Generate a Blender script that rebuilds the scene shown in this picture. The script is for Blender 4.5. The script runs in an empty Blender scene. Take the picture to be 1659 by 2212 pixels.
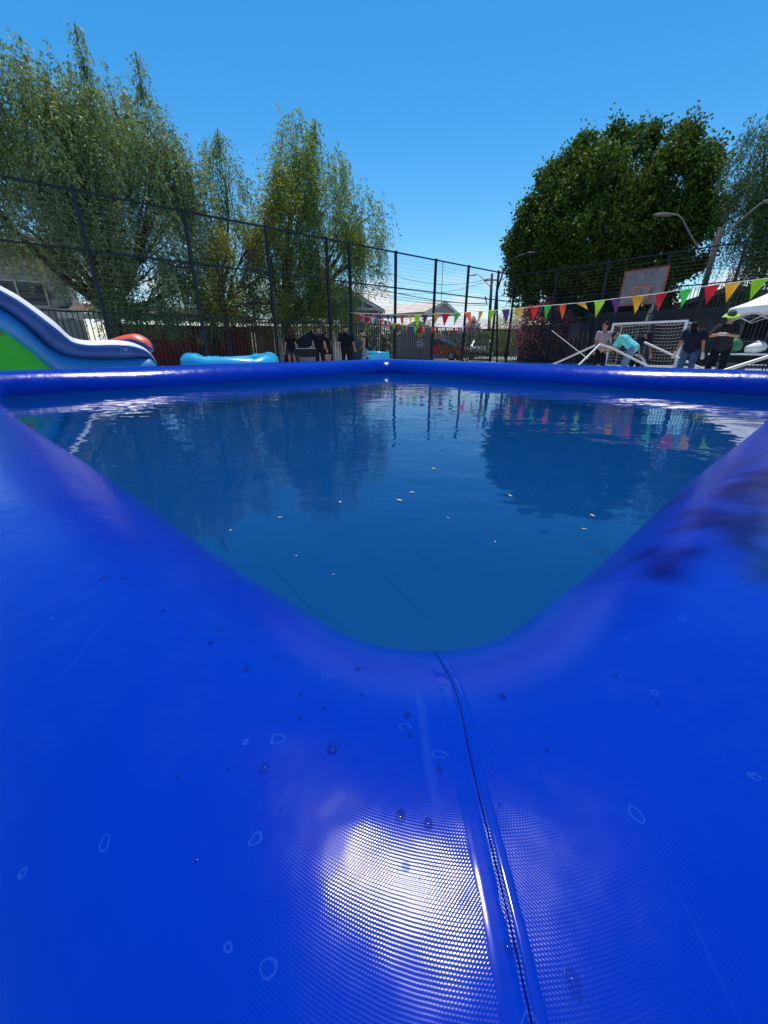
import bpy, bmesh, math, random
import numpy as np
from mathutils import Vector, Matrix
from mathutils.bvhtree import BVHTree

random.seed(7)
rng = np.random.default_rng(7)
scene = bpy.context.scene
COL = scene.collection
R = math.radians

# ------------------------------------------------------------------ camera
CAM_H = 0.95
PITCH = R(23.2)
F_PX = 833.0                       # focal length in pixels of a 1659 x 2212 picture
cam_d = bpy.data.cameras.new('camera')
cam = bpy.data.objects.new('camera', cam_d)
COL.objects.link(cam)
cam.location = (0, 0, CAM_H)
cam.rotation_euler = (R(90) - PITCH, 0, 0)
cam_d.sensor_fit = 'VERTICAL'
cam_d.sensor_height = 36
cam_d.lens = 36 * F_PX / 2212.0
cam_d.clip_start = 0.01
cam_d.clip_end = 2000
scene.camera = cam

# ------------------------------------------------------------------ sky and sun
SUN = Vector((0.03, 0.26, 0.965)).normalized()
world = bpy.data.worlds.new('World')
scene.world = world
world.use_nodes = True
wn, wl = world.node_tree.nodes, world.node_tree.links
wn.clear()
w_out = wn.new('ShaderNodeOutputWorld')
w_bg = wn.new('ShaderNodeBackground')
sky = wn.new('ShaderNodeTexSky')
sky.sky_type = 'NISHITA'
sky.sun_disc = False
sky.sun_elevation = math.asin(SUN.z)
sky.sun_rotation = math.atan2(SUN.x, SUN.y)
sky.air_density = 1.0
sky.dust_density = 0.3
sky.ozone_density = 2.0
w_bg.inputs['Strength'].default_value = 0.15
hs = wn.new('ShaderNodeHueSaturation')
hs.inputs['Saturation'].default_value = 1.45
hs.inputs['Hue'].default_value = 0.493
wl.new(sky.outputs['Color'], hs.inputs['Color'])
# thin fair-weather clouds low over the horizon
tc = wn.new('ShaderNodeTexCoord')
mp = wn.new('ShaderNodeMapping')
mp.inputs['Scale'].default_value = (1, 1, 2.6)
wl.new(tc.outputs['Generated'], mp.inputs['Vector'])
nz = wn.new('ShaderNodeTexNoise')
nz.inputs['Scale'].default_value = 7.5
nz.inputs['Detail'].default_value = 7
nz.inputs['Roughness'].default_value = 0.55
wl.new(mp.outputs['Vector'], nz.inputs['Vector'])
sep = wn.new('ShaderNodeSeparateXYZ')
wl.new(tc.outputs['Generated'], sep.inputs['Vector'])
band = wn.new('ShaderNodeMapRange')
band.interpolation_type = 'SMOOTHSTEP'
band.inputs['From Min'].default_value = 0.16
band.inputs['From Max'].default_value = 0.10
band.inputs['To Min'].default_value = 0.0
band.inputs['To Max'].default_value = 0.9
wl.new(sep.outputs['Z'], band.inputs['Value'])
cm = wn.new('ShaderNodeMapRange')
cm.interpolation_type = 'SMOOTHSTEP'
cm.inputs['From Min'].default_value = 0.47
cm.inputs['From Max'].default_value = 0.62
wl.new(nz.outputs['Fac'], cm.inputs['Value'])
addn = wn.new('ShaderNodeMath'); addn.operation = 'MULTIPLY'
wl.new(cm.outputs['Result'], addn.inputs[0]); wl.new(band.outputs['Result'], addn.inputs[1])
wmix = wn.new('ShaderNodeMixRGB')
wmix.inputs['Color2'].default_value = (5.6, 5.8, 6.2, 1)
wl.new(addn.outputs[0], wmix.inputs['Fac'])
wl.new(hs.outputs['Color'], wmix.inputs['Color1'])
wl.new(wmix.outputs['Color'], w_bg.inputs['Color'])
wl.new(w_bg.outputs['Background'], w_out.inputs['Surface'])

sun_d = bpy.data.lights.new('sun', 'SUN')
sun_d.energy = 4.2
sun_d.angle = R(0.53)
sun_d.color = (1.0, 0.96, 0.90)
sun = bpy.data.objects.new('sun', sun_d)
COL.objects.link(sun)
sun.rotation_euler = (-SUN).to_track_quat('-Z', 'Y').to_euler()
sun.location = (0, 0, 20)

vs = scene.view_settings
vs.view_transform = 'Standard'
vs.look = 'None'
vs.exposure = 0.13
vs.gamma = 1.0
vs.use_curve_mapping = False
scene.cycles.max_bounces = 8
scene.cycles.transparent_max_bounces = 16
scene.cycles.caustics_reflective = False
scene.cycles.caustics_refractive = False

# ------------------------------------------------------------------ pixel helpers (1659 x 2212 px of the photograph)
CP, SP = math.cos(PITCH), math.sin(PITCH)
def ray(px, py):
    yu = 1106 - py
    return Vector((px - 829.5, F_PX * CP + SP * yu, CP * yu - F_PX * SP))
def atD(px, py, D):
    d = ray(px, py); h = math.hypot(d.x, d.y)
    return Vector((d.x / h * D, d.y / h * D, CAM_H + d.z / h * D))
def gnd(px, D, z=0.0, py=760):
    p = atD(px, py, D); p.z = z
    return p
def atZ(px, py, z):
    d = ray(px, py); t = (z - CAM_H) / d.z
    return Vector((d.x * t, d.y * t, z))
def mpp(px, py, D):                       # metres per photo pixel at that place
    p = atD(px, py, D)
    zc = p.y * CP - (p.z - CAM_H) * SP
    return zc / F_PX

# ------------------------------------------------------------------ materials
MATS = {}
def mat(name, col, rough=0.6, metal=0.0, var=0.12, scale=6.0, bump=0.0, bscale=40.0, spec=0.5, coat=0.0, alt=None):
    if name in MATS: return MATS[name]
    m = bpy.data.materials.new(name); m.use_nodes = True
    n, l = m.node_tree.nodes, m.node_tree.links
    b = n['Principled BSDF']
    b.inputs['Roughness'].default_value = rough
    b.inputs['Metallic'].default_value = metal
    b.inputs['Specular IOR Level'].default_value = spec
    b.inputs['Coat Weight'].default_value = coat
    t = n.new('ShaderNodeTexCoord')
    nn = n.new('ShaderNodeTexNoise')
    nn.inputs['Scale'].default_value = scale
    nn.inputs['Detail'].default_value = 6
    l.new(t.outputs['Object'], nn.inputs['Vector'])
    mr = n.new('ShaderNodeMapRange')
    mr.inputs['From Min'].default_value = 0.3
    mr.inputs['From Max'].default_value = 0.7
    l.new(nn.outputs['Fac'], mr.inputs['Value'])
    mx = n.new('ShaderNodeMixRGB')
    a = alt if alt else tuple(c * (1 - var) for c in col)
    c2 = col if alt else tuple(min(1, c * (1 + var)) for c in col)
    mx.inputs['Color1'].default_value = (*a, 1)
    mx.inputs['Color2'].default_value = (*c2, 1)
    l.new(mr.outputs['Result'], mx.inputs['Fac'])
    l.new(mx.outputs['Color'], b.inputs['Base Color'])
    if bump > 0:
        n2 = n.new('ShaderNodeTexNoise')
        n2.inputs['Scale'].default_value = bscale
        n2.inputs['Detail'].default_value = 5
        l.new(t.outputs['Object'], n2.inputs['Vector'])
        bp = n.new('ShaderNodeBump')
        bp.inputs['Strength'].default_value = bump
        bp.inputs['Distance'].default_value = 0.02
        l.new(n2.outputs['Fac'], bp.inputs['Height'])
        l.new(bp.outputs['Normal'], b.inputs['Normal'])
    MATS[name] = m
    return m

def leaf_mat(name, c1, c2, trans=0.35, rough=0.5, spec=0.28):
    m = bpy.data.materials.new(name); m.use_nodes = True
    n, l = m.node_tree.nodes, m.node_tree.links
    b = n['Principled BSDF']; out = n['Material Output']
    b.inputs['Roughness'].default_value = rough
    b.inputs['Specular IOR Level'].default_value = spec
    at = n.new('ShaderNodeAttribute'); at.attribute_name = 'tone'
    mx = n.new('ShaderNodeMixRGB')
    mx.inputs['Color1'].default_value = (*c1, 1); mx.inputs['Color2'].default_value = (*c2, 1)
    l.new(at.outputs['Fac'], mx.inputs['Fac'])
    l.new(mx.outputs['Color'], b.inputs['Base Color'])
    tr = n.new('ShaderNodeBsdfTranslucent')
    br = n.new('ShaderNodeMixRGB'); br.blend_type = 'MULTIPLY'; br.inputs['Fac'].default_value = 1
    br.inputs['Color2'].default_value = (1.5, 1.45, 0.55, 1)
    l.new(mx.outputs['Color'], br.inputs['Color1'])
    l.new(br.outputs['Color'], tr.inputs['Color'])
    ms = n.new('ShaderNodeMixShader'); ms.inputs['Fac'].default_value = trans
    l.new(b.outputs['BSDF'], ms.inputs[1]); l.new(tr.outputs['BSDF'], ms.inputs[2])
    l.new(ms.outputs['Shader'], out.inputs['Surface'])
    return m

# ------------------------------------------------------------------ mesh building
def setprops(o, label=None, cat=None, group=None, kind=None):
    if label: o['label'] = label
    if cat: o['category'] = cat
    if group: o['group'] = group
    if kind: o['kind'] = kind
    return o
def empty(name, loc=(0, 0, 0), rotz=0.0, label=None, cat=None, group=None):
    o = bpy.data.objects.new(name, None)
    COL.objects.link(o); o.location = loc; o.rotation_euler = (0, 0, rotz)
    o.empty_display_size = 0.1
    return setprops(o, label, cat, group)
def link(name, me, parent=None, loc=None, rot=None):
    o = bpy.data.objects.new(name, me); COL.objects.link(o)
    if parent is not None: o.parent = parent
    if loc is not None: o.location = loc
    if rot is not None: o.rotation_euler = rot
    return o

class MB:
    def __init__(s): s.v = []; s.f = []; s.m = []
    def add(s, vs_, fs, mi=0):
        k = len(s.v); s.v += [tuple(p) for p in vs_]
        s.f += [tuple(i + k for i in f) for f in fs]; s.m += [mi] * len(fs)
        return s
    def box(s, c, size, rot=None, mi=0):
        hx, hy, hz = (d / 2 for d in size)
        p = [Vector((x, y, z)) for x in (-hx, hx) for y in (-hy, hy) for z in (-hz, hz)]
        if rot is not None: p = [rot @ q for q in p]
        p = [q + Vector(c) for q in p]
        return s.add(p, [(0, 1, 3, 2), (4, 6, 7, 5), (0, 4, 5, 1), (2, 3, 7, 6), (0, 2, 6, 4), (1, 5, 7, 3)], mi)
    def tube(s, pts, rad, seg=8, cap=True, mi=0):
        pts = [Vector(p) for p in pts]; n = len(pts)
        if not hasattr(rad, '__len__'): rad = [rad] * n
        t0 = (pts[1] - pts[0]).normalized()
        up = Vector((0, 0, 1)) if abs(t0.z) < 0.9 else Vector((1, 0, 0))
        x = t0.cross(up).normalized(); vs_ = []
        for i in range(n):
            t = (pts[min(i + 1, n - 1)] - pts[max(i - 1, 0)]).normalized()
            x = (x - t * x.dot(t)).normalized(); y = t.cross(x)
            for k in range(seg):
                a = 2 * math.pi * k / seg
                vs_.append(pts[i] + (x * math.cos(a) + y * math.sin(a)) * rad[i])
        fs = [(i * seg + k, i * seg + (k + 1) % seg, (i + 1) * seg + (k + 1) % seg, (i + 1) * seg + k)
              for i in range(n - 1) for k in range(seg)]
        if cap:
            fs.append(tuple(range(seg))[::-1]); fs.append(tuple((n - 1) * seg + k for k in range(seg)))
        return s.add(vs_, fs, mi)
    def ball(s, c, r, seg=12, rings=8, rot=None, mi=0, lo=-1.0):
        if not hasattr(r, '__len__'): r = (r, r, r)
        vs_ = []; c = Vector(c)
        for i in range(rings + 1):
            a = -math.pi / 2 + math.pi * i / rings
            z = max(math.sin(a), lo)
            for k in range(seg):
                b = 2 * math.pi * k / seg
                q = Vector((r[0] * math.cos(a) * math.cos(b), r[1] * math.cos(a) * math.sin(b), r[2] * z))
                if rot is not None: q = rot @ q
                vs_.append(c + q)
        fs = [(i * seg + k, i * seg + (k + 1) % seg, (i + 1) * seg + (k + 1) % seg, (i + 1) * seg + k)
              for i in range(rings) for k in range(seg)]
        return s.add(vs_, fs, mi)
    def prism(s, poly, d, mi=0):                # polygon (list of 3D points) extruded by vector d
        n = len(poly); p = [Vector(q) for q in poly]; d = Vector(d)
        vs_ = p + [q + d for q in p]
        fs = [tuple(range(n))[::-1], tuple(range(n, 2 * n))] + [(i, (i + 1) % n, n + (i + 1) % n, n + i) for i in range(n)]
        return s.add(vs_, fs, mi)
    def mesh(s, name, mats, smooth=False):
        me = bpy.data.meshes.new(name); me.from_pydata(s.v, [], s.f)
        for m in (mats if isinstance(mats, (list, tuple)) else [mats]): me.materials.append(m)
        me.polygons.foreach_set('material_index', s.m)
        bm = bmesh.new(); bm.from_mesh(me)
        bmesh.ops.recalc_face_normals(bm, faces=bm.faces); bm.to_mesh(me); bm.free()
        if smooth: me.polygons.foreach_set('use_smooth', [True] * len(me.polygons))
        if len(me.polygons) == 1 and me.polygons[0].normal.z < -.9: me.flip_normals()
        return me
    def build(s, name, mats, parent=None, smooth=False):
        return link(name, s.mesh(name, mats, smooth), parent)

def leaves_mesh(name, c, a, b, ln, wd, m, tone):
    """diamond leaves: base c, axis a, side b"""
    n = len(c)
    P = np.empty((n, 4, 3), np.float32)
    ln = ln[:, None]; wd = wd[:, None]
    nrm = np.cross(a, b)
    P[:, 0] = c
    P[:, 1] = c + a * ln * 0.45 + b * wd * 0.5 + nrm * wd * 0.12
    P[:, 2] = c + a * ln
    P[:, 3] = c + a * ln * 0.45 - b * wd * 0.5 + nrm * wd * 0.12
    me = bpy.data.meshes.new(name)
    me.vertices.add(n * 4); me.loops.add(n * 4); me.polygons.add(n)
    me.vertices.foreach_set('co', P.ravel())
    me.loops.foreach_set('vertex_index', np.arange(n * 4, dtype=np.int32))
    me.polygons.foreach_set('loop_start', np.arange(0, n * 4, 4, dtype=np.int32))
    me.polygons.foreach_set('loop_total', np.full(n, 4, np.int32))
    me.update()
    at = me.attributes.new('tone', 'FLOAT', 'FACE')
    at.data.foreach_set('value', tone.astype(np.float32))
    me.materials.append(m)
    return me

def unit(v): return v / np.maximum(np.linalg.norm(v, axis=-1, keepdims=True), 1e-9)

# ------------------------------------------------------------------ common materials
M_STEEL = mat('dark_steel', (0.012, 0.018, 0.026), 0.55, 0.0, 0.2, spec=.25)
M_WIRE = mat('wire', (0.022, 0.027, 0.032), 0.6, 0.0, spec=.2)
M_WHITE = mat('white_paint', (0.72, 0.70, 0.66), 0.5, 0, 0.06)
M_ALU = mat('aluminium', (0.45, 0.45, 0.43), 0.45, 0.3, 0.1)
M_BLACK = mat('black_plastic', (0.010, 0.010, 0.011), 0.6, spec=.2)
M_BARK = mat('bark', (0.055, 0.042, 0.03), 0.9, 0, 0.35, 9, 0.8, 30)
M_GLASS = mat('dark_glass', (0.02, 0.025, 0.03), 0.08, 0, 0.1)
M_ROPE = mat('rope', (0.7, 0.68, 0.6), 0.8)

# ------------------------------------------------------------------ ground
M_GROUND = mat('street_ground', (0.30, 0.28, 0.25), 0.9, 0, 0.25, 0.6, 0.3, 30)
M_COURT = mat('court_concrete', (0.58, 0.56, 0.55), 0.85, 0, 0.10, 0.8, 0.2, 40)
g = MB(); g.add([(-600, -600, 0), (600, -600, 0), (600, 600, 0), (-600, 600, 0)], [(0, 1, 2, 3)])
setprops(g.build('ground', M_GROUND), kind='structure')

# fence lines: post tops in the photograph stand 5.0 m high
TOP = 5.0
def top_at(px, py):
    p = atZ(px, py, TOP); return Vector((p.x, p.y, 0))
LP = [top_at(*q) for q in ((156, 407), (394, 455), (570, 490), (707, 513), (756, 523), (856.4, 543), (942, 560.3), (1013.5, 574), (1074.4, 587.3), (1114.6, 594))]
dl = (LP[9] - LP[0]).normalized()
c0, c1 = LP[0], LP[9]
LP = [c0 + dl * (p - c0).dot(dl) for p in LP]
LP = [c0 - dl * 5.4, c0 - dl * 2.7] + LP
CORNER = LP[-1]
dr = Vector((dl.y, -dl.x, 0))
RP = [CORNER] + [CORNER + dr * (2.72 * k) for k in range(1, 8)]
court = MB()
court.add([CORNER + Vector((0, 0, .004)) - dr * .3 + dl * .3, CORNER + dr * 30 + dl * .3 + Vector((0, 0, .004)),
           CORNER + dr * 30 - dl * 40 + Vector((0, 0, .004)), CORNER - dr * .3 - dl * 40 + Vector((0, 0, .004))], [(0, 1, 2, 3)])
setprops(court.build('court_pavement', M_COURT), kind='structure')

# ------------------------------------------------------------------ the pool
POOL_C = Vector((0.062, 4.63, 0))
POOL_ROT = R(45.0)
S = 6.80 / 2                   # half side to the tube's centre line
RT = 0.34                      # tube radius
BOW = 0.10
RHO = 0.20                     # plan rounding of the corners
WATER_Z = 0.40
SKEW = 1.05                    # the rim has crept into a slight diamond
ux = Vector((math.cos(POOL_ROT), math.sin(POOL_ROT)))
uy = Vector((-math.sin(POOL_ROT), math.cos(POOL_ROT)))
def pool_world(x, y, z):
    return Vector((POOL_C.x + (ux.x * x + uy.x * y) * SKEW, POOL_C.y + (ux.y * x + uy.y * y) * (1.12 if ux.y * x + uy.y * y > 0 else 0.95), z))
def side_point(side, t, th, u):
    """side 0..3; th None: straight part at t in -1..1; else half corner angle; u inward offset"""
    pinch = 1 - .24 * (math.exp(-((1 - abs(t)) * S / 1.0) ** 2) if th is None else 1.0)
    a = S - u * pinch
    if th is None:
        x = t * (a - RHO); y = -a - (BOW if side in (0, 3) else 0.0) * (1 - t * t)
    else:                       # th -45..45 deg, sign picks which end
        sg = 1 if th > 0 else -1
        x = sg * (a - RHO + RHO * math.sin(abs(th))); y = -(a - RHO + RHO * math.cos(th))
    c, s_ = (1, 0, -1, 0)[side], (0, 1, 0, -1)[side]
    return (c * x - s_ * y, s_ * x + c * y)
def ring(phi):
    c_ = math.cos(phi); u = RT * (1.04 if c_ > 0 else 1.25) * c_; z = RT + RT * math.sin(phi)
    return u, max(z, 0.012)
def rim_point(side, t, th, phi):
    u, z = ring(phi)
    x, y = side_point(side, t, th, u)
    return Vector((x, y, z))
NS, NCn, NR = 40, 14, 80
params = []
for side in range(4):
    for k in range(NCn): params.append((side, None, -R(45) * (1 - k / NCn)))
    for k in range(NS + 1): params.append((side, -1 + 2 * k / NS, None))
    for k in range(1, NCn): params.append((side, None, R(45) * k / NCn))
verts, faces, fside = [], [], []
for (sd, t, th) in params:
    for k in range(NR):
        p = rim_point(sd, t, th, 2 * math.pi * k / NR)
        verts.append(pool_world(p.x, p.y, p.z))
NPth = len(params)
for i in range(NPth):
    j = (i + 1) % NPth
    for k in range(NR):
        faces.append((i * NR + k, j * NR + k, j * NR + (k + 1) % NR, i * NR + (k + 1) % NR)); fside.append((params[i][0], k))
rim_me = bpy.data.meshes.new('rim_tube'); rim_me.from_pydata(verts, [], faces)
uvl = rim_me.uv_layers.new(name='weave')
uvd = np.zeros((len(rim_me.loops), 2), np.float32)
for fi, poly in enumerate(rim_me.polygons):
    sd, k = fside[fi]
    ax = ux if sd in (0, 2) else uy
    for q, li in enumerate(poly.loop_indices):
        v = verts[rim_me.loops[li].vertex_index]
        uvd[li, 0] = (v.x - POOL_C.x) * ax.x + (v.y - POOL_C.y) * ax.y
        kk = k + (1 if q in (2, 3) else 0)
        uvd[li, 1] = kk / NR * 2 * math.pi * RT
uvl.data.foreach_set('uv', uvd.ravel())
rim_me.polygons.foreach_set('use_smooth', [True] * len(rim_me.polygons))
bvh = BVHTree.FromPolygons(verts, faces)

WEAVE = 0.06
def pvc(name, col, weave=True, r0=.12, r1=.24):
    m = bpy.data.materials.new(name); m.use_nodes = True
    n, l = m.node_tree.nodes, m.node_tree.links
    b = n['Principled BSDF']
    b.inputs['Roughness'].default_value = 0.16
    b.inputs['Specular IOR Level'].default_value = 0.23
    t = n.new('ShaderNodeTexCoord')
    # worn colour
    nn = n.new('ShaderNodeTexNoise'); nn.inputs['Scale'].default_value = 2.2; nn.inputs['Detail'].default_value = 7
    l.new(t.outputs['Object'], nn.inputs['Vector'])
    mx = n.new('ShaderNodeMixRGB')
    mx.inputs['Color1'].default_value = (col[0], col[1] * 0.8, col[2] * 0.86, 1)
    mx.inputs['Color2'].default_value = (col[0], col[1] * 1.25, min(1, col[2] * 1.12), 1)
    l.new(nn.outputs['Fac'], mx.inputs['Fac'])
    # dried drop rings
    vo = n.new('ShaderNodeTexVoronoi'); vo.inputs['Scale'].default_value = 42; vo.inputs['Randomness'].default_value = 1
    wob = n.new('ShaderNodeTexNoise'); wob.inputs['Scale'].default_value = 60
    l.new(t.outputs['Object'], wob.inputs['Vector'])
    wm = n.new('ShaderNodeMixRGB'); wm.blend_type = 'ADD'; wm.inputs['Fac'].default_value = 0.012
    l.new(t.outputs['Object'], wm.inputs['Color1']); l.new(wob.outputs['Color'], wm.inputs['Color2'])
    l.new(wm.outputs['Color'], vo.inputs['Vector'])
    ringr = n.new('ShaderNodeMath'); ringr.operation = 'COMPARE'
    ringr.inputs[1].default_value = 0.17; ringr.inputs[2].default_value = 0.022
    l.new(vo.outputs['Distance'], ringr.inputs[0])
    sepc = n.new('ShaderNodeSeparateColor'); l.new(vo.outputs['Color'], sepc.inputs['Color'])
    pick = n.new('ShaderNodeMath'); pick.operation = 'GREATER_THAN'; pick.inputs[1].default_value = 0.86
    l.new(sepc.outputs['Red'], pick.inputs[0])
    ml = n.new('ShaderNodeMath'); ml.operation = 'MULTIPLY'
    l.new(ringr.outputs[0], ml.inputs[0]); l.new(pick.outputs[0], ml.inputs[1])
    # scuffs: long thin scratches
    mpn = n.new('ShaderNodeMapping'); mpn.inputs['Rotation'].default_value = (0, 0, 0.5); mpn.inputs['Scale'].default_value = (60, 3, 8)
    l.new(t.outputs['Object'], mpn.inputs['Vector'])
    sc = n.new('ShaderNodeTexNoise'); sc.inputs['Scale'].default_value = 1.2; sc.inputs['Detail'].default_value = 3
    l.new(mpn.outputs['Vector'], sc.inputs['Vector'])
    scr = n.new('ShaderNodeMapRange'); scr.inputs['From Min'].default_value = 0.70; scr.inputs['From Max'].default_value = 0.82
    scr.inputs['To Max'].default_value = 0.5
    l.new(sc.outputs['Fac'], scr.inputs['Value'])
    mxm = n.new('ShaderNodeMath'); mxm.operation = 'MAXIMUM'
    l.new(ml.outputs[0], mxm.inputs[0]); l.new(scr.outputs['Result'], mxm.inputs[1])
    fade = n.new('ShaderNodeMath'); fade.operation = 'MULTIPLY'; fade.inputs[1].default_value = 0.08
    l.new(mxm.outputs[0], fade.inputs[0])
    mx2 = n.new('ShaderNodeMixRGB'); mx2.inputs['Color2'].default_value = (0.10, 0.30, 0.75, 1)
    l.new(fade.outputs[0], mx2.inputs['Fac']); l.new(mx.outputs['Color'], mx2.inputs['Color1'])
    sm = n.new('ShaderNodeTexNoise'); sm.inputs['Scale'].default_value = 11; sm.inputs['Detail'].default_value = 9; sm.inputs['Roughness'].default_value = .68
    l.new(t.outputs['Object'], sm.inputs['Vector'])
    smr = n.new('ShaderNodeMapRange'); smr.inputs['From Min'].default_value = .50; smr.inputs['From Max'].default_value = .80; smr.inputs['To Max'].default_value = .05
    l.new(sm.outputs['Fac'], smr.inputs['Value'])
    mx3 = n.new('ShaderNodeMixRGB'); mx3.inputs['Color2'].default_value = (0.03, 0.15, 0.55, 1)
    l.new(smr.outputs['Result'], mx3.inputs['Fac']); l.new(mx2.outputs['Color'], mx3.inputs['Color1'])
    l.new(mx3.outputs['Color'], b.inputs['Base Color'])
    rgh = n.new('ShaderNodeMapRange'); rgh.inputs['From Min'].default_value = .3; rgh.inputs['From Max'].default_value = .7; rgh.inputs['To Min'].default_value = r0; rgh.inputs['To Max'].default_value = r1
    l.new(sm.outputs['Fac'], rgh.inputs['Value']); l.new(rgh.outputs['Result'], b.inputs['Roughness'])
    # soft dents
    d1 = n.new('ShaderNodeTexNoise'); d1.inputs['Scale'].default_value = 5; d1.inputs['Detail'].default_value = 4
    l.new(t.outputs['Object'], d1.inputs['Vector'])
    bp1 = n.new('ShaderNodeBump'); bp1.inputs['Strength'].default_value = 0.25; bp1.inputs['Distance'].default_value = 0.02
    l.new(d1.outputs['Fac'], bp1.inputs['Height'])
    last = bp1
    if weave:
        uv = n.new('ShaderNodeUVMap'); uv.uv_map = 'weave'
        wv_ = n.new('ShaderNodeTexNoise'); wv_.inputs['Scale'].default_value = 35; wv_.inputs['Detail'].default_value = 2
        l.new(t.outputs['Object'], wv_.inputs['Vector'])
        wa = n.new('ShaderNodeMixRGB'); wa.blend_type = 'ADD'; wa.inputs['Fac'].default_value = 0.0009
        l.new(uv.outputs['UV'], wa.inputs['Color1']); l.new(wv_.outputs['Color'], wa.inputs['Color2'])
        sx = n.new('ShaderNodeSeparateXYZ'); l.new(wa.outputs['Color'], sx.inputs['Vector'])
        def mth(op, a_, b_=None):
            q_ = n.new('ShaderNodeMath'); q_.operation = op
            for i_, v_ in enumerate((a_, b_)):
                if v_ is None: continue
                if isinstance(v_, (int, float)): q_.inputs[i_].default_value = v_
                else: l.new(v_, q_.inputs[i_])
            return q_.outputs[0]
        ku, kv = (mth('MULTIPLY', sx.outputs[c_], 2 * math.pi / 0.00135) for c_ in ('X', 'Y'))
        du = mth('MULTIPLY', mth('COSINE', ku), WEAVE)
        dv = mth('MULTIPLY', mth('COSINE', kv), WEAVE)
        tg = n.new('ShaderNodeTangent'); tg.direction_type = 'UV_MAP'; tg.uv_map = 'weave'
        def vm(op, a_, b_=None, sc_=None):
            q_ = n.new('ShaderNodeVectorMath'); q_.operation = op
            l.new(a_, q_.inputs[0])
            if b_ is not None: l.new(b_, q_.inputs[1])
            if sc_ is not None: l.new(sc_, q_.inputs['Scale'])
            return q_.outputs[0]
        bt = vm('CROSS_PRODUCT', bp1.outputs['Normal'], tg.outputs['Tangent'])
        nsum = vm('ADD', vm('ADD', bp1.outputs['Normal'], vm('SCALE', tg.outputs['Tangent'], None, du)), vm('SCALE', bt, None, dv))
        l.new(vm('NORMALIZE', nsum), b.inputs['Normal'])
    else:
        l.new(last.outputs['Normal'], b.inputs['Normal'])
    return m
M_PVC = pvc('blue_pvc', (0.0, 0.022, 0.32))
M_TAPE = pvc('blue_pvc_tape', (0.0, 0.023, 0.32), weave=False, r0=.09, r1=.15)
M_LINER = mat('pool_liner', (0.0005, 0.038, 0.185), 0.5, 0, 0.10, 1.5)

pool = empty('inflatable_pool', (POOL_C.x, POOL_C.y, 0), 0, 'big square inflatable pool with fat royal blue tube rim, full of water', 'pool')
def to_pool(o):
    o.parent = pool; o.matrix_parent_inverse = Matrix.Translation(-POOL_C); return o
rim_me.materials.append(M_PVC)
rim = to_pool(link('rim_tube', rim_me))
# floor liner with a few folds in it
fl = MB()
NF = 60
h = S - 0.12
def floor_z(x, y): return 0.02 + 0.004 * math.sin(3.1 * x + 1) * math.sin(2.3 * y)
gv = [pool_world(-h + 2 * h * i / NF, -h + 2 * h * j / NF, floor_z(i / 5, j / 5)) for j in range(NF + 1) for i in range(NF + 1)]
fl.add(gv, [(j * (NF + 1) + i, j * (NF + 1) + i + 1, (j + 1) * (NF + 1) + i + 1, (j + 1) * (NF + 1) + i) for j in range(NF) for i in range(NF)])
to_pool(fl.build('floor_liner', M_LINER, smooth=True))
M_FOLD = mat('liner_fold', (0.0005, 0.038, 0.18), 0.5)
for pts in (((545, 1165), (600, 1235), (670, 1305), (752, 1360)), ((795, 1195), (835, 1250), (880, 1290), (925, 1335)),
            ((880, 1170), (930, 1215), (1000, 1270)), ((440, 1120), (490, 1180))):
    q = [atZ(a, b_, 0.03) for a, b_ in pts]
    q2 = []
    for i in range(len(q) - 1):
        for k in range(5): q2.append(q[i].lerp(q[i + 1], k / 5) + Vector((rng.normal(0, .004), rng.normal(0, .004), 0)))
    q2.append(q[-1])
    mb = MB(); mb.tube(q2, [0.0008 + 0.0014 * math.sin(math.pi * (i + .3) / len(q2)) for i in range(len(q2))], 6)
    to_pool(mb.build('liner_fold', M_FOLD, smooth=True))
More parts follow.
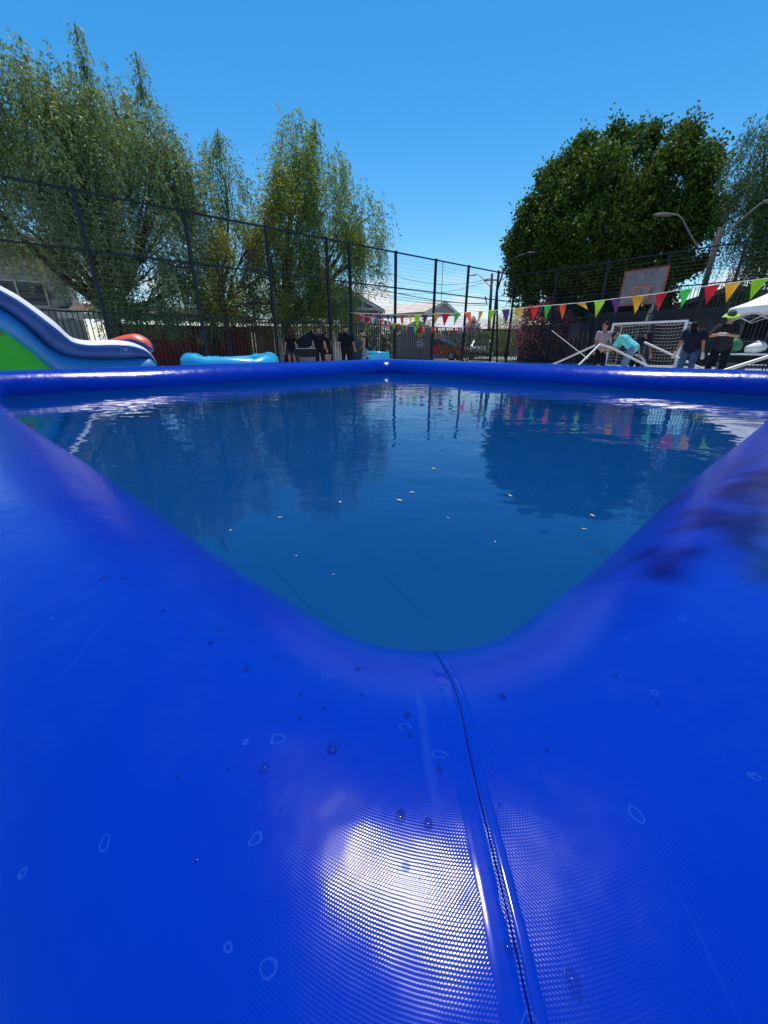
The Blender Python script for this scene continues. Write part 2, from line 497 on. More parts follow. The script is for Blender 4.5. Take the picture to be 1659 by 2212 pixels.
# seam tapes over the four mitred corners
def corner_surface(corner, w, phi, off):
    """corner between side `corner` (end +) and next; w metres across the seam"""
    u, z = ring(phi)
    p = Vector(side_point(corner, None, R(45), u))
    c, s_ = (1, 0, -1, 0)[corner], (0, 1, 0, -1)[corner]
    dx, dy = math.cos(R(45)), math.sin(R(45))
    tan = Vector((c * dx - s_ * dy, s_ * dx + c * dy))
    p = p + tan * w
    drop = -w * w / (2 * RHO)
    nrm2 = Vector((tan.y, -tan.x))
    p = p + nrm2 * (drop * 0.9)
    nh = nrm2 * (-math.cos(phi))
    return pool_world(p.x + nh.x * off * .7, p.y + nh.y * off * .7, z + math.sin(phi) * off)
for corner in range(4):
    for (w0, w1, off) in ((-0.0115, 0.000, 0.0005), (0.0032, 0.009, 0.0006)):
        mb = MB(); vs_ = []; A, B = 70, 6
        for i in range(A + 1):
            phi = R(-20) + R(220) * i / A
            wv = 0.0015 * math.sin(i * .7)
            for j in range(B + 1):
                q0 = corner_surface(corner, w0 + (w1 - w0) * j / B + wv, phi, 0.0)
                hit = bvh.find_nearest(q0); nn = hit[1] if hit[1].dot(q0 - pool_world(*side_point(corner, None, R(45), 0), RT)) > 0 else -hit[1]
                edge = 1.0 if 0 < j < B else .3
                vs_.append(hit[0] + nn * off * edge)
        mb.add(vs_, [(i * (B + 1) + j, i * (B + 1) + j + 1, (i + 1) * (B + 1) + j + 1, (i + 1) * (B + 1) + j) for i in range(A) for j in range(B)])
        to_pool(mb.build('seam_tape', M_TAPE, smooth=True))

    vs_ = []
    for i in range(71):
        q0 = corner_surface(corner, .0016 + .0015 * math.sin(i * .7), R(-20) + R(220) * i / 70, 0.0); hit = bvh.find_nearest(q0); vs_.append(hit[0])
    to_pool(MB().tube(vs_, .00055, 6, False).build('seam_groove_shade', mat('seam_shadow_line', (.0, .006, .09), .9, spec=.0), None, True))  # thin dark tube between the tapes, its colour painting the groove's shade

# water
mw = bpy.data.materials.new('pool_water'); mw.use_nodes = True
n, l = mw.node_tree.nodes, mw.node_tree.links
n.remove(n['Principled BSDF'])
tcw = n.new('ShaderNodeTexCoord')
mpw = n.new('ShaderNodeMapping'); mpw.inputs['Scale'].default_value = (1.0, 1.6, 1)
l.new(tcw.outputs['Object'], mpw.inputs['Vector'])
n1 = n.new('ShaderNodeTexNoise'); n1.inputs['Scale'].default_value = 3.2; n1.inputs['Detail'].default_value = 2.0; n1.inputs['Roughness'].default_value = 0.45
n2 = n.new('ShaderNodeTexNoise'); n2.inputs['Scale'].default_value = 0.55; n2.inputs['Detail'].default_value = 1.0
l.new(mpw.outputs['Vector'], n1.inputs['Vector']); l.new(tcw.outputs['Object'], n2.inputs['Vector'])
mrw = n.new('ShaderNodeMapRange'); mrw.inputs['From Min'].default_value = 0.35; mrw.inputs['From Max'].default_value = 0.7; mrw.inputs['To Min'].default_value = 0.25
l.new(n2.outputs['Fac'], mrw.inputs['Value'])
mulw = n.new('ShaderNodeMath'); mulw.operation = 'MULTIPLY'
l.new(n1.outputs['Fac'], mulw.inputs[0]); l.new(mrw.outputs['Result'], mulw.inputs[1])
bw = n.new('ShaderNodeBump'); bw.inputs['Strength'].default_value = 0.5; bw.inputs['Distance'].default_value = 0.013
l.new(mulw.outputs[0], bw.inputs['Height'])
fr = n.new('ShaderNodeFresnel'); fr.inputs['IOR'].default_value = 1.40
l.new(bw.outputs['Normal'], fr.inputs['Normal'])
gl = n.new('ShaderNodeBsdfGlossy'); gl.inputs['Roughness'].default_value = 0.0
l.new(bw.outputs['Normal'], gl.inputs['Normal'])
tr = n.new('ShaderNodeBsdfTransparent'); tr.inputs['Color'].default_value = (0.35, 0.84, 0.92, 1)
mxw = n.new('ShaderNodeMixShader')
dif = n.new('ShaderNodeBsdfDiffuse'); dif.inputs['Color'].default_value = (0.001, 0.062, 0.235, 1)     # faintly milky water
mil = n.new('ShaderNodeMixShader'); mil.inputs['Fac'].default_value = 0.5
l.new(tr.outputs['BSDF'], mil.inputs[1]); l.new(dif.outputs['BSDF'], mil.inputs[2])
l.new(fr.outputs['Fac'], mxw.inputs['Fac']); l.new(mil.outputs['Shader'], mxw.inputs[1]); l.new(gl.outputs['BSDF'], mxw.inputs[2])
l.new(mxw.outputs['Shader'], n['Material Output'].inputs['Surface'])
wt = MB(); hw = S + 0.02
wt.add([pool_world(x, y, WATER_Z) for x, y in ((-hw, -hw), (hw, -hw), (hw, hw), (-hw, hw))], [(0, 1, 2, 3)])
setprops(wt.build('pool_water', mw), kind='structure')

# ------------------------------------------------------------------ fences
def wires(a, b, z0, z1, dz, dv, parent):
    mb = MB(); d = b - a; L = d.length; d.normalize()
    z = z0 + dz
    while z < z1 - dz * .5:
        mb.tube([a + Vector((0, 0, z)), b + Vector((0, 0, z))], 0.0030, 4, False); z += dz
    k = dv
    while k < L - dv * .5:
        p = a + d * k
        mb.tube([p + Vector((0, 0, z0)), p + Vector((0, 0, z1))], 0.0013, 3, False); k += dv
    o = mb.build('mesh_panel', M_WIRE, parent); o['kind'] = 'stuff'
bar_cache = {}
def make_fence(name, label, posts, heights, rails):
    root = empty(name, posts[0], 0, label, 'fence')
    base = posts[0]
    rot = math.atan2((posts[1] - posts[0]).y, (posts[1] - posts[0]).x)
    rel = [p - base for p in posts]
    pm = MB(); pm.box((0, 0, TOP / 2), (0.10, 0.10, TOP)); pm.box((0, 0, TOP + .012), (0.13, 0.13, 0.024)); pm.box((0, 0, .008), (.24, .24, .016))
    pme = pm.mesh('post', M_STEEL)
    for p in rel: link('post', pme, root, p, (0, 0, rot))
    for i in range(len(rel) - 1):
        a, b = rel[i], rel[i + 1]; L = (b - a).length; mid = (a + b) / 2
        hb = heights[i]
        for z, th in [(TOP - .03, .055), (3.5 + .04, .05)] + [(z_, .04) for z_ in rails[i]]:
            mb = MB(); mb.box((0, 0, 0), (L - .115, th, th))
            link('rail', mb.mesh('rail', M_STEEL), root, mid + Vector((0, 0, z)), (0, 0, rot))
        if hb not in bar_cache:
            mb = MB(); mb.box((0, 0, 0), (.024, .024, hb - .1)); bar_cache[hb] = mb.mesh('bar', M_STEEL)
        nb = max(2, int(round(L / .135)))
        for k in range(1, nb):
            link('bar', bar_cache[hb], root, a.lerp(b, k / nb) + Vector((0, 0, .05 + hb / 2)), (0, 0, rot + .01))
        e = (b - a).normalized() * .06
        wires(a + e, b - e, hb + .03 if hb < 3 else 3.58, TOP - .05, 0.155, 0.055, root)
    return root
nl = len(LP) - 1
make_fence('court_fence', 'tall dark steel fence with low railings and wire mesh under the weeping trees', LP, [1.9] * nl, [(1.92, .14)] * nl)
nr = len(RP) - 1
make_fence('court_fence', 'tall dark steel fence with long vertical bars behind the goal and hoop', RP[0:], [1.9] + [3.5] * (nr - 1), [(1.92, .14)] + [(2.45, 1.25, .14)] * (nr - 1))

# ------------------------------------------------------------------ trees
def limb(mb, a, b, r0, r1, bend=0.12, n=7, seg=7):
    a, b = Vector(a), Vector(b); L = (b - a).length
    off = Vector(rng.normal(0, bend * L * .5, 3)); off.z = abs(off.z) * .5
    pts = [a.lerp(b, i / n) + off * math.sin(math.pi * i / n) + Vector(rng.normal(0, L * .008, 3)) * (0 < i < n) for i in range(n + 1)]
    mb.tube(pts, [r0 + (r1 - r0) * (i / n) for i in range(n + 1)], seg)
    return pts
def lobes_from(spec):
    out = []
    for px, py, D, rx, rz in spec:
        k = mpp(px, py, D); c = atD(px, py, D)
        out.append((np.array(c), np.array((rx * k * .95, rx * k * .85, rz * k * .95))))
    return out
def tree(name, label, base, spec, style, mats, density=1.0, trunk_r=0.2, fork=1.8, plumes=(), group=None, lean=(0, 0), cat='tree', strand=(0.5, 1.5), leaf=(0.15, 0.042), spread=1.0):
    root = empty(name, base, 0, label, cat, group)
    B = Vector(base); lobes = lobes_from(spec) if spec and len(spec[0]) == 5 else spec
    mb = MB()
    fk = Vector((lean[0], lean[1], fork))
    limb(mb, (0, 0, -.05), fk, trunk_r, trunk_r * .8, .05, 6, 10)
    C, A, Bv, LN, WD, T = [], [], [], [], [], []
    vols = [np.prod(r) ** (2 / 3) for _, r in lobes]
    for (c, r), vol in zip(lobes, vols):
        clus = unit(rng.normal(0, 1, (13, 3)))
        def pick(sp_): return unit(clus[rng.integers(0, 13)] + rng.normal(0, sp_, 3)) if rng.random() < .8 else unit(rng.normal(0, 1, 3))
        cl = Vector(c) - B
        pts = limb(mb, fk + Vector(rng.normal(0, .05, 3)), cl, trunk_r * .5, .035, .14)
        tw = []
        for q in range(9):
            d = unit(rng.normal(0, 1, 3)); d[2] = abs(d[2]) * .8
            e = cl + Vector(d * r * .75)
            s0 = pts[rng.integers(3, len(pts))]
            tw.append(limb(mb, s0, e, .028, .007, .18, 5, 4))
        if style == 'weeping':
            ns = int(150 * vol * density)
            for q in range(ns):
                d = pick(.24); rad = rng.uniform(.30, 1.0) ** .6 * rng.uniform(.9, 1.1)
                a0 = c + d * r * rad - np.array(B)
                out = np.array((d[0], d[1], 0)); out = out / (np.linalg.norm(out) + 1e-6)
                L = rng.uniform(*strand); m = int(L / .052)
                tt = np.linspace(0, 1, m)[:, None]
                sway = rng.normal(0, .2, 3)
                path = a0 + out * (0.6 * np.sqrt(tt) * L * .5) + np.array((0, 0, 1)) * (0.12 * np.sin(np.pi * np.minimum(tt * 2, 1)) - L * tt ** 1.3) + sway * tt
                keep = path[:, 2] + B.z > 0.7 + rng.uniform(0, .8)
                path = path[keep]; m = len(path)
                if m < 3: continue
                ax = unit(rng.normal(0, .75, (m, 3)) + np.array((0.15, 0, -.85)) + out * .35)
                sd = unit(np.cross(ax, rng.normal(0, 1, (m, 3))))
                C.append(path + rng.normal(0, .02, (m, 3))); A.append(ax); Bv.append(sd)
                LN.append(rng.uniform(.7, 1.3, m) * leaf[0]); WD.append(rng.uniform(.7, 1.3, m) * leaf[1])
                T.append(np.clip(rng.normal(rng.uniform(.2, .8), .18, m), 0, 1))
        else:
            nc = int(95 * vol * density)
            for q in range(nc):
                d = pick(.22); rad = rng.uniform(.25, 1.0) ** .5 * (1 + .16 * math.sin(5 * d[0] + 3 * d[2] + 7 * c[0]) * math.sin(6 * d[1] + 4 * d[2] + c[1])) * rng.uniform(.92, 1.12)
                a0 = c + d * r * rad - np.array(B)
                m = int(rng.integers(18, 38))
                o = rng.normal(0, spread * rng.uniform(.10, .26), (m, 3)); o[:, 2] *= 1.2
                ax = unit(rng.normal(0, .7, (m, 3)) + d * .5 + np.array((0, 0, -.45)))
                sd = unit(np.cross(ax, rng.normal(0, 1, (m, 3))))
                C.append(a0 + o); A.append(ax); Bv.append(sd)
                LN.append(rng.uniform(.7, 1.3, m) * leaf[0]); WD.append(rng.uniform(.7, 1.3, m) * leaf[1])
                T.append(np.clip(rng.normal(rng.uniform(.15, .85), .2, m), 0, 1))
    for (px, py, D, px2, py2) in plumes:            # upright shoots rising out of the crown
        top, bot = atD(px, py, D) - B, atD(px2, py2, D) - B
        pts = limb(mb, bot, top, .03, .006, .06, 8, 4)
        for q in range(60):
            t = rng.uniform(0.15, 1.0); k = t * 8; i = min(int(k), 7)
            p = np.array(pts[i].lerp(pts[i + 1], k - i))
            L = rng.uniform(.2, .6) * (1.1 - t * .5); m = max(4, int(L / .05))
            tt = np.linspace(0, 1, m)[:, None]
            out = rng.normal(0, 1, 3); out[2] = 0; out /= np.linalg.norm(out)
            path = p + out * rng.uniform(.1, .32) * np.sqrt(tt) + np.array((.06, 0, -1)) * L * tt ** 1.3
            ax = unit(rng.normal(0, .5, (m, 3)) + np.array((0.15, 0, -1.0)) + out * .3)
            sd = unit(np.cross(ax, rng.normal(0, 1, (m, 3))))
            C.append(path); A.append(ax); Bv.append(sd)
            LN.append(rng.uniform(.7, 1.3, m) * leaf[0]); WD.append(rng.uniform(.7, 1.3, m) * leaf[1])
            T.append(np.clip(rng.normal(.5, .2, m), 0, 1))
    mb.build('trunk', M_BARK, root, True)
    me = leaves_mesh('crown', np.concatenate(C), np.concatenate(A), np.concatenate(Bv), np.concatenate(LN), np.concatenate(WD), mats, np.concatenate(T))
    link('crown', me, root)
    return root
M_PEPPER = leaf_mat('pepper_leaf', (0.085, 0.135, 0.055), (0.27, 0.35, 0.19), .38)
M_PEPPER2 = leaf_mat('pepper_leaf_green', (0.085, 0.145, 0.035), (0.26, 0.34, 0.10), .40)
M_YELLOW = leaf_mat('yellow_leaf', (0.11, 0.15, 0.02), (0.29, 0.31, 0.05), .38)
M_BROAD = leaf_mat('broad_leaf', (0.026, 0.06, 0.010), (0.095, 0.155, 0.022), .28, .55, .14)
M_DARKP = leaf_mat('dark_pepper_leaf', (0.035, 0.08, 0.022), (0.11, 0.18, 0.05), .28)  # darker green leaf tone for the right-hand weeping tree
tree('weeping_tree', 'huge weeping pepper tree with feathery grey-green plumes behind the inflatable slide', gnd(262, 21),
     [(50, 215, 20, 120, 100), (200, 235, 20, 115, 105), (325, 330, 20.5, 88, 110), (80, 380, 20, 140, 110), (235, 440, 20, 130, 110), (375, 470, 21, 75, 100), (270, 270, 21, 85, 90), (130, 300, 19.5, 110, 100), (170, 430, 19.5, 90, 90), (120, 190, 20.5, 80, 60), (390, 380, 21, 60, 90),
      (70, 500, 21, 80, 45), (210, 560, 21, 80, 60), (310, 600, 20, 85, 75), (395, 625, 21, 60, 75), (250, 650, 20, 55, 40), (330, 670, 20, 60, 35), (-90, 300, 20, 120, 130)],
     'weeping', M_PEPPER, 1.1, .30, 2.2, [(160, 45, 20, 190, 170), (292, 110, 20, 305, 230)])
tree('weeping_tree', 'slim weeping pepper tree between the huge one and the thick-trunked one', gnd(470, 23),
     [(485, 390, 22.5, 50, 85), (440, 470, 22.5, 55, 90), (505, 540, 22.5, 65, 90), (430, 600, 22.5, 45, 80), (500, 640, 22.5, 60, 60), (560, 600, 22.5, 50, 70)], 'weeping', M_PEPPER, 1.1, .16, 2.0,
     [(470, 275, 22.5, 478, 350)])
tree('weeping_tree', 'tall weeping pepper tree with thick dark trunk beside the blue-grey house', gnd(622, 22),
     [(640, 315, 21.5, 60, 62), (690, 395, 21.5, 85, 72), (775, 470, 21.5, 65, 75), (625, 470, 21.5, 75, 80), (720, 540, 21.5, 85, 85), (645, 590, 21.5, 65, 85), (795, 545, 21.5, 38, 60), (715, 625, 21.5, 70, 60), (650, 660, 21.5, 65, 40), (735, 665, 21.5, 40, 35), (585, 560, 21.5, 50, 80)],
     'weeping', M_PEPPER2, 1.15, .30, 2.0, [(680, 255, 21.5, 675, 330)])
tree('leafy_tree', 'small yellow-green leafy tree with thin trunk in front of the weeping trees', gnd(500, 20.3),
     [(605, 425, 20.5, 52, 48), (560, 500, 20.5, 45, 42), (470, 640, 20.2, 50, 40), (590, 655, 20.2, 35, 35), (480, 560, 20.4, 35, 50)], 'broad', M_YELLOW, 1.1, .11, 2.2, leaf=(.13, .055))
tree('broadleaf_tree', 'massive dark green broadleaf tree behind the basketball backboard', gnd(1320, 33),
     [(1335, 388, 32, 130, 66), (1235, 425, 32, 78, 68), (1455, 420, 32, 85, 90), (1175, 515, 31, 62, 75), (1300, 510, 32, 140, 90), (1420, 530, 32, 90, 80), (1140, 595, 31, 40, 45), (1240, 590, 32, 90, 50), (1440, 600, 31, 35, 45), (1350, 610, 32, 80, 40), (1180, 650, 33, 60, 45), (1270, 655, 33, 80, 50), (1365, 655, 33, 80, 50), (1140, 560, 31.5, 50, 60), (1215, 470, 31, 60, 70), (1118, 530, 31, 26, 30), (1150, 462, 31, 30, 32), (1192, 392, 32, 34, 34), (1258, 325, 32, 36, 28), (1325, 300, 32, 32, 24), (1392, 296, 32, 36, 22), (1468, 305, 32, 36, 34), (1530, 352, 32, 26, 42), (1535, 470, 32, 26, 40), (1500, 560, 31.5, 28, 24)],
     'broad', M_BROAD, 1.0, .35, 2.6, (), leaf=(.20, .13))
tree('weeping_tree', 'weeping pepper tree beyond the twin-armed street light', gnd(1700, 31),
     [(1650, 330, 30, 65, 80), (1700, 430, 30, 100, 100), (1625, 420, 30, 50, 70), (1625, 490, 30, 40, 50), (1680, 540, 30, 55, 80), (1760, 300, 30, 100, 120), (1790, 470, 30, 110, 120)],
     'weeping', M_DARKP, .8, .25, 3.0, strand=(.8, 2.2))

tree('added_shade_tree', 'added unseen leafy tree casting shade streaks on the near corner of the pool', (3.6, -1.6, 0),  # unseen tree, added to cast the shade streaks on the right rim
     [(np.array((.80, 1.97, 5.7)), np.array((.22, .13, .12))), (np.array((1.3, 2.15, 5.9)), np.array((.36, .28, .3))), (np.array((3.2, 1.0, 6.6)), np.array((1.3, 1.2, .9))), (np.array((4.0, -1.4, 7.2)), np.array((1.9, 1.8, 1.3)))],
     'broad', M_BROAD, .8, .2, 3.4, leaf=(.15, .06), spread=.5)

def bush(name, label, base, size, n, m, flower=None, fl_n=0, leaf=(.10, .055), group=None):
    root = empty(name, base, 0, label, 'bush', group)
    sx, sy, sz = size; mb = MB()
    for k in range(7):
        limb(mb, (rng.normal(0, .06), rng.normal(0, .06), 0), (rng.normal(0, sx * .5), rng.normal(0, sy * .5), sz * rng.uniform(.5, .9)), .02, .006, .1, 4, 4)
    mb.build('stem', M_BARK, root, True)
    def cloud(nn, mm, nm, lf, shell):
        d = unit(rng.normal(0, 1, (nn, 3))); rad = rng.uniform(shell, 1, (nn, 1)) ** .5
        lump = 1 + .22 * np.sin(d[:, :1] * 5 + 1) * np.sin(d[:, 1:2] * 6) + .15 * np.sin(d[:, 2:] * 9 + d[:, :1] * 7)
        c = d * rad * lump * np.array((sx, sy, sz * .5)) + np.array((0, 0, sz * .52))
        c[:, 2] = np.maximum(c[:, 2], .03)
        ax = unit(rng.normal(0, .7, (nn, 3)) + d * .7); sd = unit(np.cross(ax, rng.normal(0, 1, (nn, 3))))
        link(nm, leaves_mesh(nm, c, ax, sd, rng.uniform(.7, 1.3, nn) * lf[0], rng.uniform(.7, 1.3, nn) * lf[1], mm, np.clip(rng.normal(.5, .28, nn), 0, 1)), root)
    cloud(n, m, 'foliage', leaf, .2)
    if flower: cloud(fl_n, flower, 'blossom', (.09, .085), .75)
    return root
M_BUSHY = leaf_mat('lime_leaf', (0.16, 0.22, 0.02), (0.38, 0.42, 0.05), .3)
M_BUSHG = leaf_mat('bush_leaf', (0.03, 0.06, 0.015), (0.09, 0.13, 0.03), .3)
M_PINK = leaf_mat('pink_blossom', (0.30, 0.05, 0.11), (0.62, 0.24, 0.33), .4)
M_CREAM = leaf_mat('cream_blossom', (0.6, 0.5, 0.3), (0.8, 0.75, 0.6), .3)
bush('flowering_bush', 'pink flowering bush rising behind the fence corner beside the tall bars', gnd(1172, 28.4), (1.9, .75, 3.3), 4500, M_BUSHG, M_PINK, 4200)
bush('garden_bush', 'lime green bush beside the wooden utility pole', gnd(1092, 33), (1.5, 1.2, 3.6), 4200, M_BUSHY)
bush('garden_bush', 'yellow-green bush behind the yellow diamond sign', gnd(905, 33), (2.0, 1.2, 3.0), 4200, M_BUSHY)
bush('flowering_bush', 'bush dotted with cream blossoms in front of the blue-grey house', gnd(818, 23.5), (1.05, .8, 2.5), 3600, M_BUSHG, M_CREAM, 420, (.08, .045))
bush('garden_bush', 'dark green bush behind the goal net beside the backboard post', gnd(1475, 31.5), (1.4, 1, 3.0), 2600, M_BUSHG)
bush('garden_bush', 'low dark bush behind the railings between white car and pink bush', gnd(1010, 30), (2.2, 1, 2.0), 3400, M_BUSHG)

# ------------------------------------------------------------------ houses beyond the fence
def frame_at(px, D, yaw):
    p = gnd(px, D); return p, yaw
def gable_house(label, base, yaw, w, dep, hw_, hr, wall, roof, trim, name='house', over=.35, windows=(), corr=True):
    """gable end faces local -y; ridge runs along y"""
    root = empty(name, base, yaw, label, 'house')
    mb = MB(); mb.prism([(-w / 2, 0, 0), (w / 2, 0, 0), (w / 2, 0, hw_), (0, 0, hr), (-w / 2, 0, hw_)], (0, dep, 0)); mb.build('wall', wall, root)
    L = math.hypot(w / 2, hr - hw_); sl = math.atan2(hr - hw_, w / 2)
    for sg in (-1, 1):
        mb = MB(); nn = max(4, int(dep / .16)) if corr else 1
        ex = (L + over)
        for k in range(nn):
            y0 = -over + (dep + 2 * over) * k / nn; y1 = -over + (dep + 2 * over) * (k + 1) / nn; ym = (y0 + y1) / 2
            def pt(t, y, dz): return (sg * (t * math.cos(sl)), y, hr + .05 - t * math.sin(sl) + dz)
            mb.add([pt(0, y0, 0), pt(ex, y0, 0), pt(ex, ym, .035), pt(0, ym, .035)], [(0, 1, 2, 3)])
            mb.add([pt(0, ym, .035), pt(ex, ym, .035), pt(ex, y1, 0), pt(0, y1, 0)], [(0, 1, 2, 3)])
        mb.build('roof', roof, root)
        mb = MB()
        a = Vector((0, -over - .02, hr - .02)); b = Vector((sg * ex * math.cos(sl), -over - .02, hr - ex * math.sin(sl) - .02))
        mb.prism([a, b, b + Vector((0, 0, -.2)), a + Vector((0, 0, -.2))], (0, .04, 0)); mb.build('bargeboard', trim, root)
    for (x, z, ww, wh) in windows:
        fo = MB()
        for (cx, cz, sx_, sz_) in ((0, wh / 2, ww + .1, .06), (0, -wh / 2, ww + .1, .06), (-ww / 2, 0, .06, wh), (ww / 2, 0, .06, wh), (0, 0, .04, wh)):
            fo.box((x + cx, -.03, z + cz), (sx_, .07, sz_))
        fr_ = fo.build('window', trim, root)
        p_ = MB(); p_.box((x, -.008, z), (ww - .06, .012, wh - .06)); p_.build('pane', M_GLASS, fr_)
    return root
M_SLATE = mat('slate_blue_wall', (0.10, 0.12, 0.155), .8, 0, .1, 2)
M_GREYW = mat('grey_siding', (0.27, 0.30, 0.33), .8, 0, .1, 2)
M_ZINC = mat('weathered_zinc', (0.40, 0.35, 0.29), .55, .1, .22, 1.2)
M_ZINCW = mat('bright_zinc', (0.55, 0.52, 0.49), .5, .1, .12, 1.2)
M_CONC = mat('rendered_wall', (0.30, 0.28, 0.25), .9, 0, .2, 1.5, .2)
M_TRIM = mat('cream_trim', (0.62, 0.58, 0.50), .6)
M_MAROON = mat('maroon_wall', (0.20, 0.025, 0.028), .8, 0, .2, 2, .3)
M_BROWN = mat('brown_roof', (0.10, 0.06, 0.04), .8, 0, .3, 2)
M_PLANK = mat('plank_wood', (0.22, 0.11, 0.045), .8, 0, .35, 3)
M_GREYFENCE = mat('grey_sheet', (0.16, 0.16, 0.17), .6, .1, .15, 2)
M_BLUESHEET = mat('pale_blue_sheet', (0.27, 0.33, 0.40), .6, .1, .12, 2)
def house_slats(root, w, hw_, hr, m):
    for x in (-.28, -.12, .12, .28):
        mb = MB(); hh = (hr - hw_) * (1 - abs(x) * 2) - .18
        mb.box((x * w, -.02, hw_ + hh / 2), (.09, .05, hh)); mb.build('gable_batten', m, root)
    mb = MB(); mb.box((0, -.025, hw_ - .02), (w, .06, .16)); mb.build('gable_beam', m, root)
p = gnd(738, 33)
hA = gable_house('blue-grey house with white battens in its gable, half hidden by the weeping tree', p, R(3), 6.2, 8, 3.6, 5.2, M_SLATE, M_ZINC, M_TRIM, windows=((-.6, 2.2, 1.2, 1.2),))
house_slats(hA, 6.2, 3.6, 5.2, M_TRIM)
mb = MB(); mb.box((2.95, -.03, 1.8), (.14, .07, 3.4)); mb.build('corner_trim', M_TRIM, hA)
p = gnd(950, 46)
hB = gable_house('house with pale grey gable and weathered zinc roof behind the red flags', p, R(48), 6.2, 12, 4.2, 5.3, M_GREYW, M_ZINC, M_TRIM, windows=((-1.4, 2.9, 1.1, 1.1), (1.4, 2.9, 1.1, 1.1)))
house_slats(hB, 6.2, 4.2, 5.3, M_TRIM)
mb = MB(); mb.tube([(.2, .3, 5.2), (.2, .3, 8.9)], .03, 6); mb.tube([(-.1, .3, 8.7), (.5, .3, 8.7)], .012, 5); mb.build('antenna', M_STEEL, hB)
p = gnd(895, 36)
gable_house('low brown garage with bright zinc roof below the pale grey gable', p, R(24), 4.4, 6, 2.0, 2.95, mat('tan_wall', (.28, .2, .14), .9), M_ZINCW, M_TRIM, windows=((0.9, 1.6, .9, .8),))
p = gnd(1010, 41)
gable_house('long low house with bright zinc roof beside the utility pole', p, R(62), 7.5, 9, 2.3, 3.55, M_CONC, M_ZINCW, M_TRIM, windows=((0, 1.5, 1.1, 1),))
p = gnd(1120, 50)
gable_house('distant white-roofed shed behind the lime green bush', p, R(70), 8, 16, 2.7, 3.8, M_CONC, M_ZINCW, M_TRIM)
p = gnd(1545, 34)
gable_house('dark boarded house with dark roof right of the broadleaf tree', p, R(-52), 9, 10, 3.0, 4.3, mat('dark_boards', (.045, .055, .065), .8, 0, .2, 3), M_BROWN, M_GREYW, windows=((-2.2, 1.9, 1.2, 1.3), (1.6, 1.9, 1.2, 1.3)))

# block-walled house at far left
yawL = math.atan2(dl.y, dl.x)
def wall_frame(px0, px1, D0, D1):
    a, b = gnd(px0, D0), gnd(px1, D1); d = b - a
    return a, b, d.length, math.atan2(d.y, d.x)
a, b, Lw, yw = wall_frame(-70, 172, 25, 24.3)
hs_ = empty('block_house', a, yw, 'grey concrete block house with sliding window and brown roof behind the slide', 'house')
M_BLOCK = mat('concrete_block', (.40, .385, .36), .9, 0, .14, 3, .3, 30)
M_MORTAR = mat('mortar', (.25, .24, .22), .95)
HH = 4.6
mb = MB(); mb.box((Lw / 2, 3.05, HH / 2), (Lw - .02, 6, HH)); mb.build('wall_core', M_MORTAR, hs_)
bw_, bh_ = .59, .29
win = (Lw * .60, 3.05, 1.9, .95)
bme = MB().box((0, 0, 0), (bw_ - .018, .09, bh_ - .018)).mesh('block', M_BLOCK)
bmh = MB().box((0, 0, 0), (bw_ / 2 - .018, .09, bh_ - .018)).mesh('block', M_BLOCK)
nrow = int(HH / bh_)
for r_ in range(4, nrow):
    x = 0.0; first = r_ % 2 == 1
    while x < Lw - .1:
        wd = bw_ / 2 if first or x + bw_ > Lw + .05 else bw_
        first = False
        cx, cz = x + wd / 2, r_ * bh_ + bh_ / 2
        if not (abs(cx - win[0]) < win[2] / 2 + wd * .3 and abs(cz - win[1]) < win[3] / 2 + .06):
            link('block', bme if wd == bw_ else bmh, hs_, (cx, .03 + rng.normal(0, .004), cz))
        x += wd
fo = MB()
for (cx, cz, sx_, sz_) in ((0, win[3] / 2, win[2], .07), (0, -win[3] / 2, win[2], .07), (-win[2] / 2, 0, .07, win[3]), (win[2] / 2, 0, .07, win[3]), (0, 0, .07, win[3])):
    fo.box((win[0] + cx, -.015, win[1] + cz), (sx_, .1, sz_))
wf = fo.build('window', M_ALU, hs_)
for sg in (-1, 1):
    p_ = MB(); p_.box((win[0] + sg * win[2] / 4, .02, win[1]), (win[2] / 2 - .08, .015, win[3] - .08)); p_.build('pane', M_GLASS, wf)
    for q in (-.2, .1): 
        g_ = MB(); g_.box((win[0] + sg * win[2] / 4, -.03, win[1] + q), (win[2] / 2 - .08, .015, .02)); g_.build('window_bar', M_STEEL, wf)
mb = MB(); mb.prism([(-.6, -.7, HH), (Lw + .5, -.7, HH), (Lw + .5, 3, HH + 1.1), (-.6, 3, HH + 1.1)], (0, 0, .12)); mb.build('roof', M_BROWN, hs_)
mb = MB(); mb.box((Lw / 2, -.74, HH - .02), (Lw + 1.1, .05, .26)); mb.build('fascia', mat('brick_red_trim', (.16, .06, .04), .8), hs_)

# maroon building with white eaves
a, b, Lw, yw = wall_frame(168, 545, 22.6, 23.2)
mh = empty('low_building', a, yw, 'long low maroon building with bright white eave behind the railings', 'building')
mb = MB(); mb.box((Lw / 2 + .6, 2.1, .95), (Lw - 1.2, 4, 1.9)); mb.build('wall', M_MAROON, mh)
mb = MB(); mb.box((Lw / 2, -.12, 2.16), (Lw + .6, .10, .22)); mb.build('eave_board', M_WHITE, mh)
mb = MB(); mb.prism([(-.3, -.06, 2.30), (Lw + .3, -.06, 2.30), (Lw + .3, 4.2, 2.9), (-.3, 4.2, 2.9)], (0, 0, .06)); mb.build('roof', M_BROWN, mh)
mb = MB(); mb.box((.25, -.02, 1.0), (.5, .3, 2.0)); mb.build('pier', M_CONC, mh)
for x in (2.4, 5.2):
    fo = MB(); fo.box((x, .08, 1.35), (.9, .08, .75)); f_ = fo.build('window', M_BROWN, mh)
    p_ = MB(); p_.box((x, .035, 1.35), (.76, .02, .62)); p_.build('pane', M_GLASS, f_)

